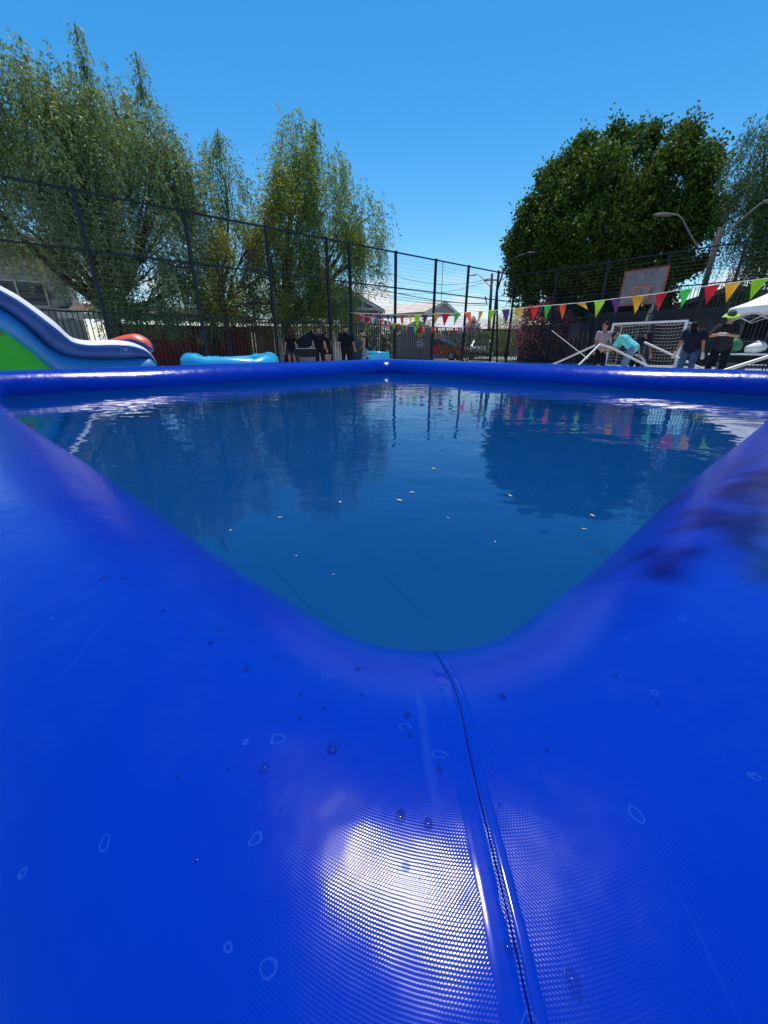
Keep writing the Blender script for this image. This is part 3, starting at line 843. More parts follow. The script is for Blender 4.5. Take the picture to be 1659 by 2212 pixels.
# plank fence, then white boarded fence, sheds behind
def board_fence(name, label, px0, px1, D0, D1, hgt, bw__, m, jitter=.03, gap=.012, rail=True, cat='fence'):
    a, b, L, yw = wall_frame(px0, px1, D0, D1)
    root = empty(name, a, yw, label, cat)
    nb = max(2, int(L / bw__)); bw2 = L / nb
    me = MB().box((0, 0, hgt / 2), (bw2 - gap, .024, hgt)).mesh('plank', m)
    for k in range(nb):
        link('plank', me, root, ((k + .5) * bw2, rng.normal(0, .004), rng.uniform(-jitter, 0) - .0), (0, 0, rng.normal(0, .012)))
    if rail:
        for z in (.35, hgt - .3):
            MB().box((L / 2, .035, z), (L, .04, .08)).build('rail', m, root)
    return root
board_fence('plank_fence', 'orange-brown upright plank fence between maroon building and white boards', 541, 594, 22.4, 22.6, 1.95, .15, M_PLANK)
M_WBOARD = mat('white_boards', (.78, .75, .72), .7, 0, .1, 3)
board_fence('board_fence', 'white upright board fence behind the people in black', 596, 752, 22.8, 23.4, 1.55, .24, M_WBOARD, .01)
board_fence('sheet_gate', 'grey corrugated sheet gate below the low brown garage', 842, 930, 29, 30, 2.25, .2, M_GREYFENCE, .0, .006, cat='gate')
board_fence('sheet_fence', 'pale blue sheet fence behind the red car', 930, 988, 36, 37, 2.0, .22, M_BLUESHEET, .0, .006)
board_fence('sheet_fence', 'dark sheet fence below the pink flowering bush', 1118, 1262, 30.6, 29.6, 2.3, .25, mat('charcoal_sheet', (.03, .033, .037), .6), .0, .006)
board_fence('board_fence', 'dark boarded fence behind the soccer goal', 1255, 1560, 30.5, 29, 2.9, .25, mat('dark_board', (.035, .032, .03), .8, 0, .3, 3), .02, .01)
# low shed with stripy roofs behind the white boards
p = gnd(640, 26)
gable_house('open-eaved white shed with low roof behind the white boards', p, R(6), 4.6, 4, 2.0, 2.75, M_WBOARD, M_ZINCW, M_TRIM, windows=((1.0, 1.2, .8, .6),), name='shed')
p = gnd(725, 27)
gable_house('flat white-roofed shed beside the gate post', p, R(95), 3.6, 4.4, 2.05, 2.5, M_WBOARD, M_ZINCW, M_TRIM, name='shed')

# ------------------------------------------------------------------ street poles, wires, signs
def wire_line(mb, a, b, sag, r=.012, n=14):
    mb.tube([Vector(a).lerp(Vector(b), i / n) - Vector((0, 0, 4 * sag * (i / n) * (1 - i / n))) for i in range(n + 1)], r, 4, False)
pb = gnd(1054, 46)
M_POLE = mat('concrete_pole', (.03, .027, .025), .85, 0, .2, 3)
up = empty('utility_pole', pb, 0, 'leaning utility pole with curved lamp arm and overhead wires beyond the fence corner', 'utility pole')
ptop = atD(1063, 591, 46) - pb
MB().tube([(0, 0, 0), ptop], [.19, .12], 10).build('pole', M_POLE, up, True)
q = [atD(x, y, 46) - pb for x, y in ((1061, 622), (1052, 612), (1040, 599), (1031, 592), (1025, 593))]
MB().tube(q, .045, 6).build('lamp_arm', M_ALU, up, True)
hd = atD(1020, 594, 46) - pb
MB().ball(hd, (.45, .16, .10), 12, 6).build('lamp_head', M_ALU, up, True)
ct = atD(1061, 605, 46) - pb
MB().box(ct, (1.5, .1, .12)).build('crossarm', M_POLE, up)
MB().tube([atD(1052, 647, 46) - pb, atD(1048, 640, 46) - pb, atD(1051, 655, 46) - pb], .06, 5).build('cable_bracket', M_STEEL, up)
wires_spec = [((815, 580, 40), (1061, 600, 46), .9), ((775, 618, 38), (1061, 604, 46), .9), ((775, 613, 38), (1055, 657, 46), .35), ((775, 626, 38), (1055, 655, 46), .3),
              ((775, 631, 38), (1055, 660, 46), .3), ((1062, 604, 46), (1112, 643, 60), .5), ((1060, 650, 46), (1200, 700, 60), .4), ((1064, 640, 46), (1120, 628, 60), .3)]
for k, (A_, B_, sg) in enumerate(wires_spec):
    mb = MB(); wire_line(mb, atD(*A_) - pb, atD(*B_) - pb, sg, .016 if k != 2 else .03)
    mb.build('wire', M_BLACK, up)
# street light with two arms
sb = gnd(1481, 27.5)
sl_ = empty('street_light', sb, 0, 'dark street light pole with two bent grey lamp arms beside the broadleaf tree', 'street light')
MB().tube([(0, 0, 0), (0, 0, (atD(1530, 495, 27.5)).z)], [.17, .11], 10).build('pole', M_POLE, sl_, True)
off = Vector((0, 0, 0))
def slp(x, y): return atD(x, y, 27.5) - sb
for pts in (((1518, 545), (1508, 535), (1490, 505), (1474, 473), (1464, 464), (1450, 463)), ((1524, 548), (1532, 536), (1556, 516), (1600, 475), (1642, 440), (1660, 436))):
    MB().tube([slp(*q_) for q_ in pts], .034, 8).build('lamp_arm', mat('weathered_lamp', (.13, .13, .125), .6), sl_, True)
for (x, y) in ((1434, 464), (1672, 435)):
    MB().ball(slp(x, y), (.55, .17, .085), 12, 6).build('lamp_head', MATS['weathered_lamp'], sl_, True)
# flood-light arm at fence corner
fb = gnd(1076, 28.8)
fl_ = empty('street_light', fb, 0, 'slender curved street light bending towards the broadleaf tree', 'street light')
MB().tube([(0, 0, 0)] + [atD(x, y, 28.8) - fb for x, y in ((1074, 628), (1086, 590), (1100, 567), (1120, 553), (1140, 548))], [.07, .06, .05, .045, .04, .04], 8).build('pole', M_STEEL, fl_, True)
MB().ball(atD(1150, 547, 28.8) - fb, (.4, .15, .08), 10, 6).build('lamp_head', M_STEEL, fl_, True)
# road sign
rb = gnd(907, 28)
rs = empty('road_sign', rb, 0, 'yellow diamond road sign above a small round sign on one post', 'sign')
MB().tube([(0, 0, 0), (0, 0, 2.45)], .03, 8).build('post', M_STEEL, rs)
M_SIGNY = mat('sign_yellow', (.45, .25, .03), .5); M_SIGNW = mat('sign_white', (.6, .6, .6), .5)
dz = atD(905, 716, 28).z
MB().prism([(-.42, -.05, dz), (0, -.05, dz - .42), (.42, -.05, dz), (0, -.05, dz + .42)], (0, .02, 0)).build('diamond_plate', M_SIGNY, rs)
mb = MB(); mb.box((0, -.06, dz), (.34, .012, .05))
for sg in (-1, 1):
    mb.prism([(sg * .26, -.066, dz), (sg * .12, -.066, dz + .1), (sg * .12, -.066, dz - .1)], (0, .01, 0))
    mb.box((sg * .1, -.06, dz + .0), (.03, .012, .2))
mb.build('arrow_mark', M_BLACK, rs)
dz2 = atD(905, 742, 28).z
mb = MB(); mb.tube([(0, -.05, dz2), (0, -.03, dz2)], .26, 20); mb.build('round_plate', M_SIGNW, rs)
mb = MB()
tor = [(0.2 * math.cos(t_ * math.pi / 10), -.057, dz2 + .2 * math.sin(t_ * math.pi / 10)) for t_ in range(21)]
mb.tube(tor, .025, 5, False); mb.box((0, -.057, dz2), (.05, .012, .3)); mb.box((0, -.0575, dz2), (.22, .012, .05)); mb.build('arrow_mark', M_BLACK, rs)

# cars seen through the railings
def car(label, base, yaw, paint):
    root = empty('parked_car', base, yaw, label, 'car', 'cars parked beyond the railings')
    prof = [(-2.05, .35), (-2.1, .75), (-1.95, .95), (-1.05, 1.02), (-.35, 1.45), (.95, 1.48), (1.65, 1.05), (2.0, .98), (2.08, .55), (2.0, .32)]
    bm = bmesh.new()
    rows = []
    for y, ins in ((-.82, .10), (-.84, 0.0), (.84, 0.0), (.82, .10)):
        r_ = []
        for x, z in prof:
            yy = y * (1 - .20 * max(0, (z - 1.0) / .48))
            r_.append(bm.verts.new((x * (1 - ins * .2), yy, z - (ins * .2 if z > .9 else 0))))
        rows.append(r_)
    for a_, b_ in zip(rows, rows[1:]):
        for i in range(len(prof)):
            j = (i + 1) % len(prof); bm.faces.new((a_[i], a_[j], b_[j], b_[i]))
    bm.faces.new(rows[0]); bm.faces.new(rows[-1][::-1])
    bmesh.ops.recalc_face_normals(bm, faces=bm.faces)
    me = bpy.data.meshes.new('body'); bm.to_mesh(me); bm.free(); me.materials.append(paint)
    link('body', me, root)
    for nm, q in (('windscreen', [(-1.02, -.66, 1.06), (-1.02, .66, 1.06), (-.4, .58, 1.44), (-.4, -.58, 1.44)]), ('rear_window', [(1.58, .66, 1.12), (1.58, -.66, 1.12), (1.03, -.58, 1.46), (1.03, .58, 1.46)])):
        d_ = Vector((-.03 if nm == 'windscreen' else .03, 0, .03))
        MB().prism([Vector(v_) + d_ * .9 for v_ in q], d_ * .3).build(nm, M_GLASS, root)
    for sg in (-1, 1):
        MB().prism([(-.85, sg * .80, 1.06), (1.4, sg * .80, 1.06), (.85, sg * .715, 1.41), (-.3, sg * .715, 1.41)], (0, sg * .03, 0)).build('side_window', M_GLASS, root)
        for x in (-1.3, 1.3):
            w_ = MB(); w_.tube([(x, sg * .66, .32), (x, sg * .87, .32)], .32, 18); wo = w_.build('wheel', M_BLACK, root)
            MB().tube([(x, sg * .865, .32), (x, sg * .885, .32)], .19, 12).build('rim', M_ALU, wo)
        MB().ball((-2.05, sg * .6, .78), (.06, .17, .09), 8, 6).build('headlight', M_ALU, root)
        MB().ball((2.04, sg * .66, .85), (.05, .12, .1), 8, 6).build('tail_light', mat('tail_red', (.4, .01, .01), .3), root)
    MB().box((-2.1, 0, .45), (.1, 1.6, .16)).build('bumper', M_BLACK, root)
M_RED = mat('car_red', (.55, .02, .035), .25, 0, .03, coat=.6)
M_CARW = mat('car_silver', (.6, .6, .62), .3, .2, .03, coat=.5)
car('red hatchback parked beyond the railings near the yellow diamond sign', gnd(950, 33), R(150), M_RED)
car('silver-white car parked beyond the railings beside the red car', gnd(1040, 35), R(75), M_CARW)

# ------------------------------------------------------------------ court things
# soccer goal
ga, gb = gnd(1313, 25.6), gnd(1466, 24.2)
gd = (gb - ga); GW = gd.length; gyaw = math.atan2(gd.y, gd.x)
goal = empty('soccer_goal', ga, gyaw, 'white soccer goal with net and square posts in front of tall bars', 'soccer goal')
GH, GDp = 2.0, .85
for x in (0, GW):
    MB().box((x, 0, GH / 2), (.09, .09, GH)).build('goal_post', M_WHITE, goal)
    MB().box((x, GDp * .5, GH - .03), (.06, GDp - .1, .06)).build('top_bracket', M_WHITE, goal)
    MB().tube([(x, GDp, GH - .03), (x, GDp + .2, .03)], .035, 8).build('back_post', M_WHITE, goal)
    MB().box((x, GDp * .5 + .1, .035), (.06, GDp + .1, .06)).build('ground_bar', M_WHITE, goal)
MB().box((GW / 2, 0, GH + .046), (GW + .09, .09, .09)).build('crossbar', M_WHITE, goal)
mb = MB(); nx, nz_ = int(GW / .15), 13
def net_pt(i, j):
    x = GW * i / nx; z = (GH - .05) * j / nz_
    return Vector((x, GDp + .2 * (1 - j / nz_) + .05 * math.sin(x * 2.1) * math.sin(z * 2), z - .03 * math.sin(x * 3 + 1)))
for i in range(nx + 1): mb.tube([net_pt(i, j) for j in range(nz_ + 1)], .005, 4, False)
for j in range(nz_ + 1): mb.tube([net_pt(i, j) for i in range(nx + 1)], .0065, 4, False)
for i in range(nx + 1): mb.tube([(GW * i / nx, 0.05, GH), (GW * i / nx, GDp * .5, GH - .06), net_pt(i, nz_)], .006, 4, False)
for x in (0, GW):
    for j in range(nz_): mb.tube([(x, .05, GH * j / nz_), (x, GDp + .2 * (1 - j / nz_), GH * j / nz_)], .0065, 4, False)
    for k in range(1, 6): mb.tube([(x, GDp * k / 6, 0), (x, GDp * k / 6, GH - .05)], .0065, 4, False)
nt = mb.build('net', mat('net_cord', (.5, .49, .46), .8), goal); nt['kind'] = 'stuff'

# basketball hoop
bb = gnd(1420, 26.3)
hoop = empty('basketball_hoop', bb, 0, 'basketball backboard of grey clear panels with orange frame on steel post', 'basketball hoop')
Pc = [atD(x, y, D_) - bb for x, y, D_ in ((1347.6, 594, 25.7), (1441, 584, 24.9), (1431.6, 646, 24.9), (1340, 654, 25.7))]
ex_ = (Pc[1] - Pc[0] + Pc[2] - Pc[3]); ex_.z = 0; BWd = ex_.length / 2; ex_.normalize()
cen = (Pc[0] + Pc[1] + Pc[2] + Pc[3]) / 4; BHt = 1.5; nb_ = Vector((ex_.y, -ex_.x, 0))
rotb = Matrix((ex_, -nb_, Vector((0, 0, 1)))).transposed()
def hb(x, y, z): return cen + ex_ * x - nb_ * y + Vector((0, 0, z))
M_ORANGE = mat('orange_paint', (.60, .13, .035), .5); M_RUST = mat('red_orange_edge', (.30, .06, .045), .6, 0, .2)
M_ACRYL = mat('grey_board', (.17, .165, .16), .5, 0, .3, 3, spec=.2)
for k in range(4):
    MB().box(hb(-BWd / 2 + BWd * (k + .5) / 4, 0, 0), (BWd / 4 - .012, .02, BHt - .06), rotb).build('board_panel', M_ACRYL, hoop)
for (x, z, sx_, sz_) in ((0, BHt / 2, BWd + .06, .06), (0, -BHt / 2, BWd + .06, .06), (-BWd / 2, 0, .06, BHt - .06), (BWd / 2, 0, .06, BHt - .06)):
    MB().box(hb(x, -.005, z), (sx_, .05, sz_), rotb).build('board_frame', M_RUST, hoop)
for x in (-.42, 0, .42): MB().box(hb(x, .05, 0), (.05, .05, BHt), rotb).build('back_rib', M_STEEL, hoop)
for (x, z, sx_, sz_) in ((0, .02, .72, .06), (0, -.5, .72, .06), (-.33, -.24, .06, .46), (.33, -.24, .06, .46)):
    MB().box(hb(x, -.02, z), (sx_, .03, sz_), rotb).build('target_square', M_ORANGE, hoop)
mb = MB(); mb.tube([hb(.23 * math.cos(t_ * math.pi / 12), -.42 + .23 * math.sin(t_ * math.pi / 12), -.52) for t_ in range(25)], .014, 6, False)
mb.box(hb(0, -.12, -.52), (.12, .2, .04), rotb); mb.build('hoop_ring', M_ORANGE, hoop, True)
M_GPOLE = mat('grey_post', (.13, .14, .15), .5, .2)
MB().box(hb(.35, .75, -1.0), (.16, .16, 1.3), rotb @ Matrix.Rotation(R(-28), 3, 'X')).build('brace', M_GPOLE, hoop)
pz = cen.z - .9
MB().box(hb(.35, 1.15, -cen.z + (cen.z - 1.1) / 2), (.2, .2, cen.z - 1.1), rotb).build('post', M_GPOLE, hoop)
MB().box(hb(.35, .55, -.2), (.12, 1.1, .12), rotb).build('arm', M_GPOLE, hoop)

# loudspeakers on tripods
def speaker(label, px, py0, py1, D):
    b_ = gnd(px, D); z0, z1 = atD(px, py1, D).z, atD(px, py0, D).z; w_ = (z1 - z0) * .62
    sp = empty('loudspeaker', b_ + Vector((0, 0, z0)), R(-15), label, 'loudspeaker')
    MB().prism([(-w_ / 2, -.2, 0), (w_ / 2, -.2, 0), (w_ * .36, .22, 0), (-w_ * .36, .22, 0)], (0, 0, z1 - z0)).build('cabinet', M_BLACK, sp)
    MB().box((0, -.21, (z1 - z0) / 2), (w_ * .9, .02, (z1 - z0) * .92)).build('grille', M_STEEL, sp)
    st = empty('speaker_stand', b_, 0, 'black tripod stand under the ' + label, 'stand')
    MB().tube([(0, 0, .25), (0, 0, z0)], .02, 8).build('pole', M_BLACK, st)
    for k in range(3):
        a_ = 2.1 * k + .4
        MB().tube([(0, 0, .75), (.55 * math.cos(a_), .55 * math.sin(a_), .02)], .014, 6).build('leg', M_BLACK, st)
speaker('black loudspeaker between the pink flowering bush and the goal', 1231, 698, 731, 22)
speaker('black loudspeaker right of the goal behind the man in jeans', 1510, 686, 717, 19.5)
mb = MB(); ra, rb_ = atD(1192, 714, 21), atD(1270, 775, 17)
for k in range(26):
    mb.tube([ra.lerp(rb_, k / 26), ra.lerp(rb_, (k + .62) / 26)], .010, 6)
mb.tube([ra, rb_], .006, 5); 
setprops(mb.build('striped_cord', M_ROPE), 'taut black and white cord slanting down from the fence to the metal tubes', 'cord')

# canopy tent
tb = gnd(1546, 18); te = gnd(1760, 15.5)
tx = (te - tb).normalized(); ty = Vector((-tx.y, tx.x, 0)); TW = 3.4
EH, PH = 2.08, 3.5
tent = empty('canopy_tent', tb, 0, 'white pop-up canopy tent beside the man in the lime hat', 'canopy tent')
M_CANVAS = mat('white_canvas', (.74, .73, .74), .8, 0, .04, 2, .2, 8)
mb = MB(); N_ = 12
def tp(i, j):
    x, y = i / N_ * 2 - 1, j / N_ * 2 - 1
    r_ = max(abs(x), abs(y)); z = EH + (PH - EH) * (1 - r_) ** 1.25 - .05 * (1 - min(abs(x), abs(y)) / max(r_, .01)) * r_ * (1 - r_) * 2
    return tx * ((x + 1) / 2 * TW) + ty * ((y + 1) / 2 * TW) + Vector((0, 0, z))
mb.add([tp(i, j) for j in range(N_ + 1) for i in range(N_ + 1)], [(j * (N_ + 1) + i, j * (N_ + 1) + i + 1, (j + 1) * (N_ + 1) + i + 1, (j + 1) * (N_ + 1) + i) for j in range(N_) for i in range(N_)])
mb.build('canopy', M_CANVAS, tent, True)
cs = [Vector((0, 0, 0)), tx * TW, tx * TW + ty * TW, ty * TW]
for k in range(4):
    a_, b_ = cs[k], cs[(k + 1) % 4]; mb = MB(); nn = 14; vs_ = []
    for i in range(nn + 1):
        q_ = a_.lerp(b_, i / nn); o_ = (b_ - a_).normalized().cross(Vector((0, 0, 1))) * (.012 + .012 * math.sin(i * 2.2))
        vs_ += [q_ + Vector((0, 0, EH)), q_ + o_ + Vector((0, 0, EH - .17 - .02 * math.sin(i * 1.7)))]
    mb.add(vs_, [(2 * i, 2 * i + 2, 2 * i + 3, 2 * i + 1) for i in range(nn)]); mb.build('valance', M_CANVAS, tent, True)
    MB().tube([a_ * .97 + (cs[(k + 2) % 4]) * .03, a_ * .97 + cs[(k + 2) % 4] * .03 + Vector((0, 0, EH - .02))], .02, 6).build('leg', M_STEEL, tent)
    mb = MB()
    for i in range(4):
        p0, p1 = a_.lerp(b_, i / 4) * .96 + cs[(k + 2) % 4] * .02, a_.lerp(b_, (i + 1) / 4) * .96 + cs[(k + 2) % 4] * .02
        za, zb = (EH - .12, EH - .42) if i % 2 else (EH - .42, EH - .12)
        mb.tube([p0 + Vector((0, 0, za)), p1 + Vector((0, 0, zb))], .012, 5); mb.tube([p0 + Vector((0, 0, zb)), p1 + Vector((0, 0, za))], .012, 5)
    mb.build('scissor_truss', M_ALU, tent)
# table and things under the canopy
tbl = empty('folding_table', gnd(1600, 16.6), R(-35), 'folding table with pale top under the canopy tent', 'table')
MB().box((0, 0, .74), (1.5, .7, .04)).build('table_top', M_WHITE, tbl)
for x in (-.65, .65):
    for y in (-.28, .28): MB().tube([(x, y, .72), (x * 1.05, y, 0)], .016, 6).build('leg', M_STEEL, tbl)
def sack(name, label, base, size, m):
    mb = MB(); mb.ball((0, 0, size[2] * .48), (size[0] / 2, size[1] / 2, size[2] * .52), 14, 9, lo=-.9)
    mb.v = [(x * (1 + .08 * math.sin(9 * z + 5 * y)), y * (1 + .1 * math.sin(8 * x)), z + .03 * math.sin(11 * x)) for x, y, z in mb.v]
    mb.tube([(0, 0, size[2] * .92), (.03, 0, size[2] * 1.08)], [.07, .03], 8)
    o = mb.build(name, m, None, True); o.location = base; return setprops(o, label, 'bag')
M_GREENB = mat('green_bag', (.02, .13, .06), .5); M_WHITEB = mat('white_bag', (.6, .6, .6), .6)
tq = gnd(1600, 16.6)
sack('cloth_bag', 'green bag lying on the folding table under the canopy', tq + Vector((-.25, .15, .76)), (.62, .4, .42), M_GREENB)
sack('cloth_bag', 'white bag lying on the folding table under the canopy', tq + Vector((.32, -.1, .76)), (.55, .4, .32), M_WHITEB)
crate = empty('storage_crate', gnd(1588, 16.2), R(-30), 'dark green plastic crate on the ground by the folding table', 'crate')
M_CRATE = mat('crate_green', (.015, .05, .035), .5, 0, .4, 20)
MB().box((0, 0, .03), (.6, .4, .04)).build('bottom', M_CRATE, crate)
for sg in (-1, 1):
    for z in (.12, .24, .36, .47): MB().box((0, sg * .2, z), (.6, .02, .075)).build('slat', M_CRATE, crate)
    for z in (.12, .24, .36, .47): MB().box((sg * .31, 0, z), (.02, .38, .075)).build('slat', M_CRATE, crate)

# aluminium frame being put together
def poles(name, label, cat, D, paths, r):
    b_ = gnd(paths[0][0][0], D); root = empty(name, b_, 0, label, cat)
    for pts in paths:
        q_ = [atD(x, y, (dd[0] if dd else D)) - b_ for x, y, *dd in pts]
        MB().tube(q_, r, 4 if r > .04 else 8).build('tube', M_ALU, root)
    return root
poles('gazebo_frame', 'white bent metal tube frame held up by the man in the teal shirt', 'frame', 14.6,
      [[(1150, 806, 15.6), (1215, 778, 15.2), (1285, 746, 14.6)], [(1225, 812, 13.6), (1249, 790, 13.8), (1296, 744, 14.3)], [(1296, 744, 14.3), (1322, 752, 14.2), (1404, 793, 13.8), (1440, 811, 13.6)]], .029)
poles('metal_tube', 'grey curved metal tube standing by the man bent over in navy', 'metal tube', 16.2, [[(1372, 766, 16.2), (1382, 768, 16.2), (1390, 776, 16.2), (1395, 790, 16.2), (1396, 822, 16.2)]], .04)
poles('metal_tube', 'straight pale metal tube slanting in front of the goal net', 'metal tube', 15, [[(1392, 739.5, 15.4), (1496, 787, 14.6), (1560, 816, 14.2)]], .029)
poles('metal_tube', 'straight pale metal tube slanting up under the canopy tent', 'metal tube', 13.5, [[(1560, 802, 13.2), (1659, 770.5, 13.6), (1790, 728, 14.2)]], .04)

# bunting
FC = {'red': (.62, .012, .016), 'orange': (.72, .075, .018), 'yellow': (.75, .36, .012), 'gold': (.50, .30, .05), 'lime': (.36, .68, .012), 'green': (.035, .48, .055),
      'purple': (.065, .018, .13), 'pink': (.70, .10, .22), 'white': (.72, .66, .66), 'blue': (.02, .07, .30), 'teal': (.03, .33, .24), 'dark': (.03, .02, .04)}
def flag_mat(c):
    nm = 'flag_' + c
    if nm in MATS: return MATS[nm]
    m = mat(nm, FC[c], .55, 0, .05)
    n_, l_ = m.node_tree.nodes, m.node_tree.links
    t_ = n_.new('ShaderNodeBsdfTranslucent'); t_.inputs['Color'].default_value = (*FC[c], 1)
    mm = n_.new('ShaderNodeMixShader'); mm.inputs['Fac'].default_value = .45
    l_.new(n_['Principled BSDF'].outputs['BSDF'], mm.inputs[1]); l_.new(t_.outputs['BSDF'], mm.inputs[2]); l_.new(mm.outputs['Shader'], n_['Material Output'].inputs['Surface'])
    return m
def bunting(label, line, flags, A_, B_, fw, fh):
    """line: photo points of the cord, which hangs in the upright plane over the ground line A_-B_"""
    d_ = (B_ - A_); d_.z = 0
    nn = Vector((-d_.y, d_.x, 0)).normalized()
    def onplane(px, py):
        r_ = ray(px, py); t_ = nn.dot(A_) / nn.dot(r_); return r_ * t_ + Vector((0, 0, CAM_H))
    P_ = [onplane(*q_) for q_ in line]
    root = empty('bunting', (P_[0].x, P_[0].y, P_[0].z), 0, label, 'bunting')
    o_ = P_[0]
    MB().tube([p_ - o_ for p_ in P_], .007, 5, False).build('cord', M_ROPE, root)
    xs = [q_[0] for q_ in line]; ys = [q_[1] for q_ in line]
    dd = d_.normalized()
    for (px, c, *kind) in flags:
        py = float(np.interp(px, xs, ys)); c_ = onplane(px, py) - o_
        w_, h_ = fw * rng.uniform(.92, 1.08), fh * rng.uniform(.94, 1.06)
        tw = rng.normal(0, .28); fx = (Matrix.Rotation(tw, 3, 'Z') @ dd); fy = Vector((-fx.y, fx.x, 0))
        tip = Vector((0, 0, -h_)) + fx * rng.normal(0, .06) * h_ + fy * rng.normal(0, .10) * h_
        if kind: tip = Vector((0, 0, -h_ * .45)) + fx * h_ * .55
        rows, vs_, fs = 6, [], []
        for i in range(rows + 1):
            t_ = i / rows
            for j in range(5):
                s_ = (j / 4 - .5) * w_ * (1 - t_)
                wav = .035 * h_ * math.sin(j * 1.7 + t_ * 4 + px) * (1 - t_ * .5) + .06 * h_ * math.sin(t_ * 3.0 + px)
                vs_.append(c_ + fx * s_ + tip * t_ + fy * (wav - .06 * h_ * math.sin(px)))
        for i in range(rows):
            for j in range(4): fs.append((i * 5 + j, i * 5 + j + 1, i * 5 + 6 + j, i * 5 + 5 + j))
        MB().add(vs_, fs).build('flag', flag_mat(c), root, True)
    return root
A_ = gnd(756, 19.2); B_ = gnd(1659, 12.2)
bunting('long string of bright pennants stretched from the gate post past the hoop', [(757, 675), (775, 676.5), (856, 680), (910, 679.5), (964, 677.5), (1043, 672), (1109, 667), (1157, 662), (1207, 658), (1254, 654), (1305, 648), (1415, 635), (1525, 618), (1659, 601), (1760, 586)],
        [(870, 'orange'), (885, 'yellow'), (902, 'lime'), (918.5, 'purple'), (942.5, 'gold'), (963, 'red'), (987.5, 'green'), (1010.5, 'orange'), (1038, 'yellow'), (1064, 'lime'), (1092.5, 'purple'), (1122.5, 'gold'),
         (1155, 'red'), (1183, 'green'), (1217, 'orange'), (1254, 'yellow', 1), (1295, 'lime'), (1331, 'purple'), (1380, 'yellow'), (1430, 'red'), (1482, 'green'), (1539, 'red'), (1583, 'yellow'), (1642, 'lime'), (1712, 'purple')], A_, B_, .27, .40)
A2, B2 = LP[6] + dr * .25, LP[-1] + dr * .25
cyc = ['red', 'pink', 'dark', 'red', 'pink', 'blue', 'red', 'blue', 'teal', 'red']
bunting('short row of small red pink and blue pennants in front of the blue-grey house', [(764, 677), (800, 678.5), (858, 680.5)], [(772 + 9.4 * k, cyc[k]) for k in range(9)], A2, B2, .22, .34)
cy2 = ['pink', 'red', 'white', 'teal', 'red', 'blue', 'pink', 'lime', 'red', 'green', 'pink', 'blue', 'green', 'red', 'pink', 'teal', 'orange', 'red', 'white', 'teal', 'yellow', 'red', 'orange', 'white', 'pink', 'red', 'white', 'pink']
bunting('sagging string of small mixed pennants drooping just above the railings', [(776, 679), (820, 690), (848, 697), (880, 704), (930, 708), (985, 708), (1015, 703), (1052, 694)], [(786 + 9.3 * k, cy2[k]) for k in range(28)], A2 + dr * .3, B2 + dr * .3, .21, .32)

# inflatable slide
M_NAVY = mat('navy_vinyl', (.007, .06, .24), .45, 0, .15, 2, .12, 6)
M_SKYB = mat('sky_blue_vinyl', (.016, .19, .45), .45, 0, .12, 2, .12, 6)
M_WVIN = mat('white_vinyl', (.75, .74, .75), .35, 0, .04, 2, .1, 6)
M_GVIN = mat('green_vinyl', (.02, .42, .008), .4, 0, .1, 2, .1, 6)
M_RVIN = mat('red_vinyl', (.5, .01, .03), .4, 0, .1, 2)
M_OVIN = mat('orange_vinyl', (.85, .12, .05), .35, 0, .08, 2)
M_CYAN = mat('cyan_vinyl', (.02, .36, .62), .28, 0, .12, 3, .2, 7)
SD = 9.6
sa, sb_ = gnd(-150, 9.0), gnd(356, 9.4)
sdir = (sb_ - sa); SL = sdir.length; sdir.normalize(); sn = Vector((-sdir.y, sdir.x, 0))
slide = empty('inflatable_slide', sa, math.atan2(sdir.y, sdir.x), 'inflatable slide with curving navy and white side rail over a green panel', 'slide')
def sp(px, py):                       # photo point onto the slide's side plane, local x,z
    r_ = ray(px, py); t_ = sn.dot(sa) / sn.dot(r_); w_ = r_ * t_ - sa
    return (w_.dot(sdir), r_.z * t_ + CAM_H)
topc = [sp(*q_) for q_ in ((-140, 545), (-70, 572), (0, 612), (40, 634), (79, 661), (105, 680), (127, 698), (145, 716), (161, 728), (185, 734), (212, 735), (238, 734), (265, 735), (291, 739), (317, 750), (335, 766), (347, 786), (352, 812))]
nav = [sp(*q_) for q_ in ((-140, 610), (-70, 632), (0, 664), (40, 690), (79, 723), (105, 748), (127, 762), (145, 769), (161, 773), (185, 776), (212, 777), (238, 777), (265, 777), (291, 776), (317, 775), (333, 777), (345, 792), (351, 816))]
low = [sp(*q_) for q_ in ((-140, 640), (-70, 672), (0, 712), (40, 738), (79, 770), (105, 792), (127, 810), (145, 822), (161, 830), (185, 838), (212, 842), (238, 845), (265, 846), (291, 846), (317, 846), (333, 846), (345, 846), (352, 846))]
def band_tube(upper, lower, depth, y0, name, mats, split=None, parent=None):
    mb = MB(); K = 24; vs_ = []; n_ = len(upper)
    for (xu, zu), (xl, zl) in zip(upper, lower):
        cx, cz = (xu + xl) / 2, (zu + zl) / 2; ax, az = (xu - xl) / 2, (zu - zl) / 2
        hgt = math.hypot(ax, az); dp = min(depth, hgt * 1.15)
        for k in range(K):
            a_ = 2 * math.pi * k / K
            vs_.append((cx + ax * math.cos(a_), y0 - dp * math.sin(a_) , cz + az * math.cos(a_)))
    for i in range(n_ - 1):
        for k in range(K):
            a_ = 2 * math.pi * (k + .5) / K
            mb.add([], [], 0)
            mb.f.append((i * K + k, (i + 1) * K + k, (i + 1) * K + (k + 1) % K, i * K + (k + 1) % K))
            mb.m.append(1 if split and math.cos(a_ - .40) > split else 0)
    mb.v = vs_
    mb.f.append(tuple(range(K))); mb.m.append(0); mb.f.append(tuple((n_ - 1) * K + k for k in range(K))); mb.m.append(0)
    return mb.build(name, mats, parent, True)
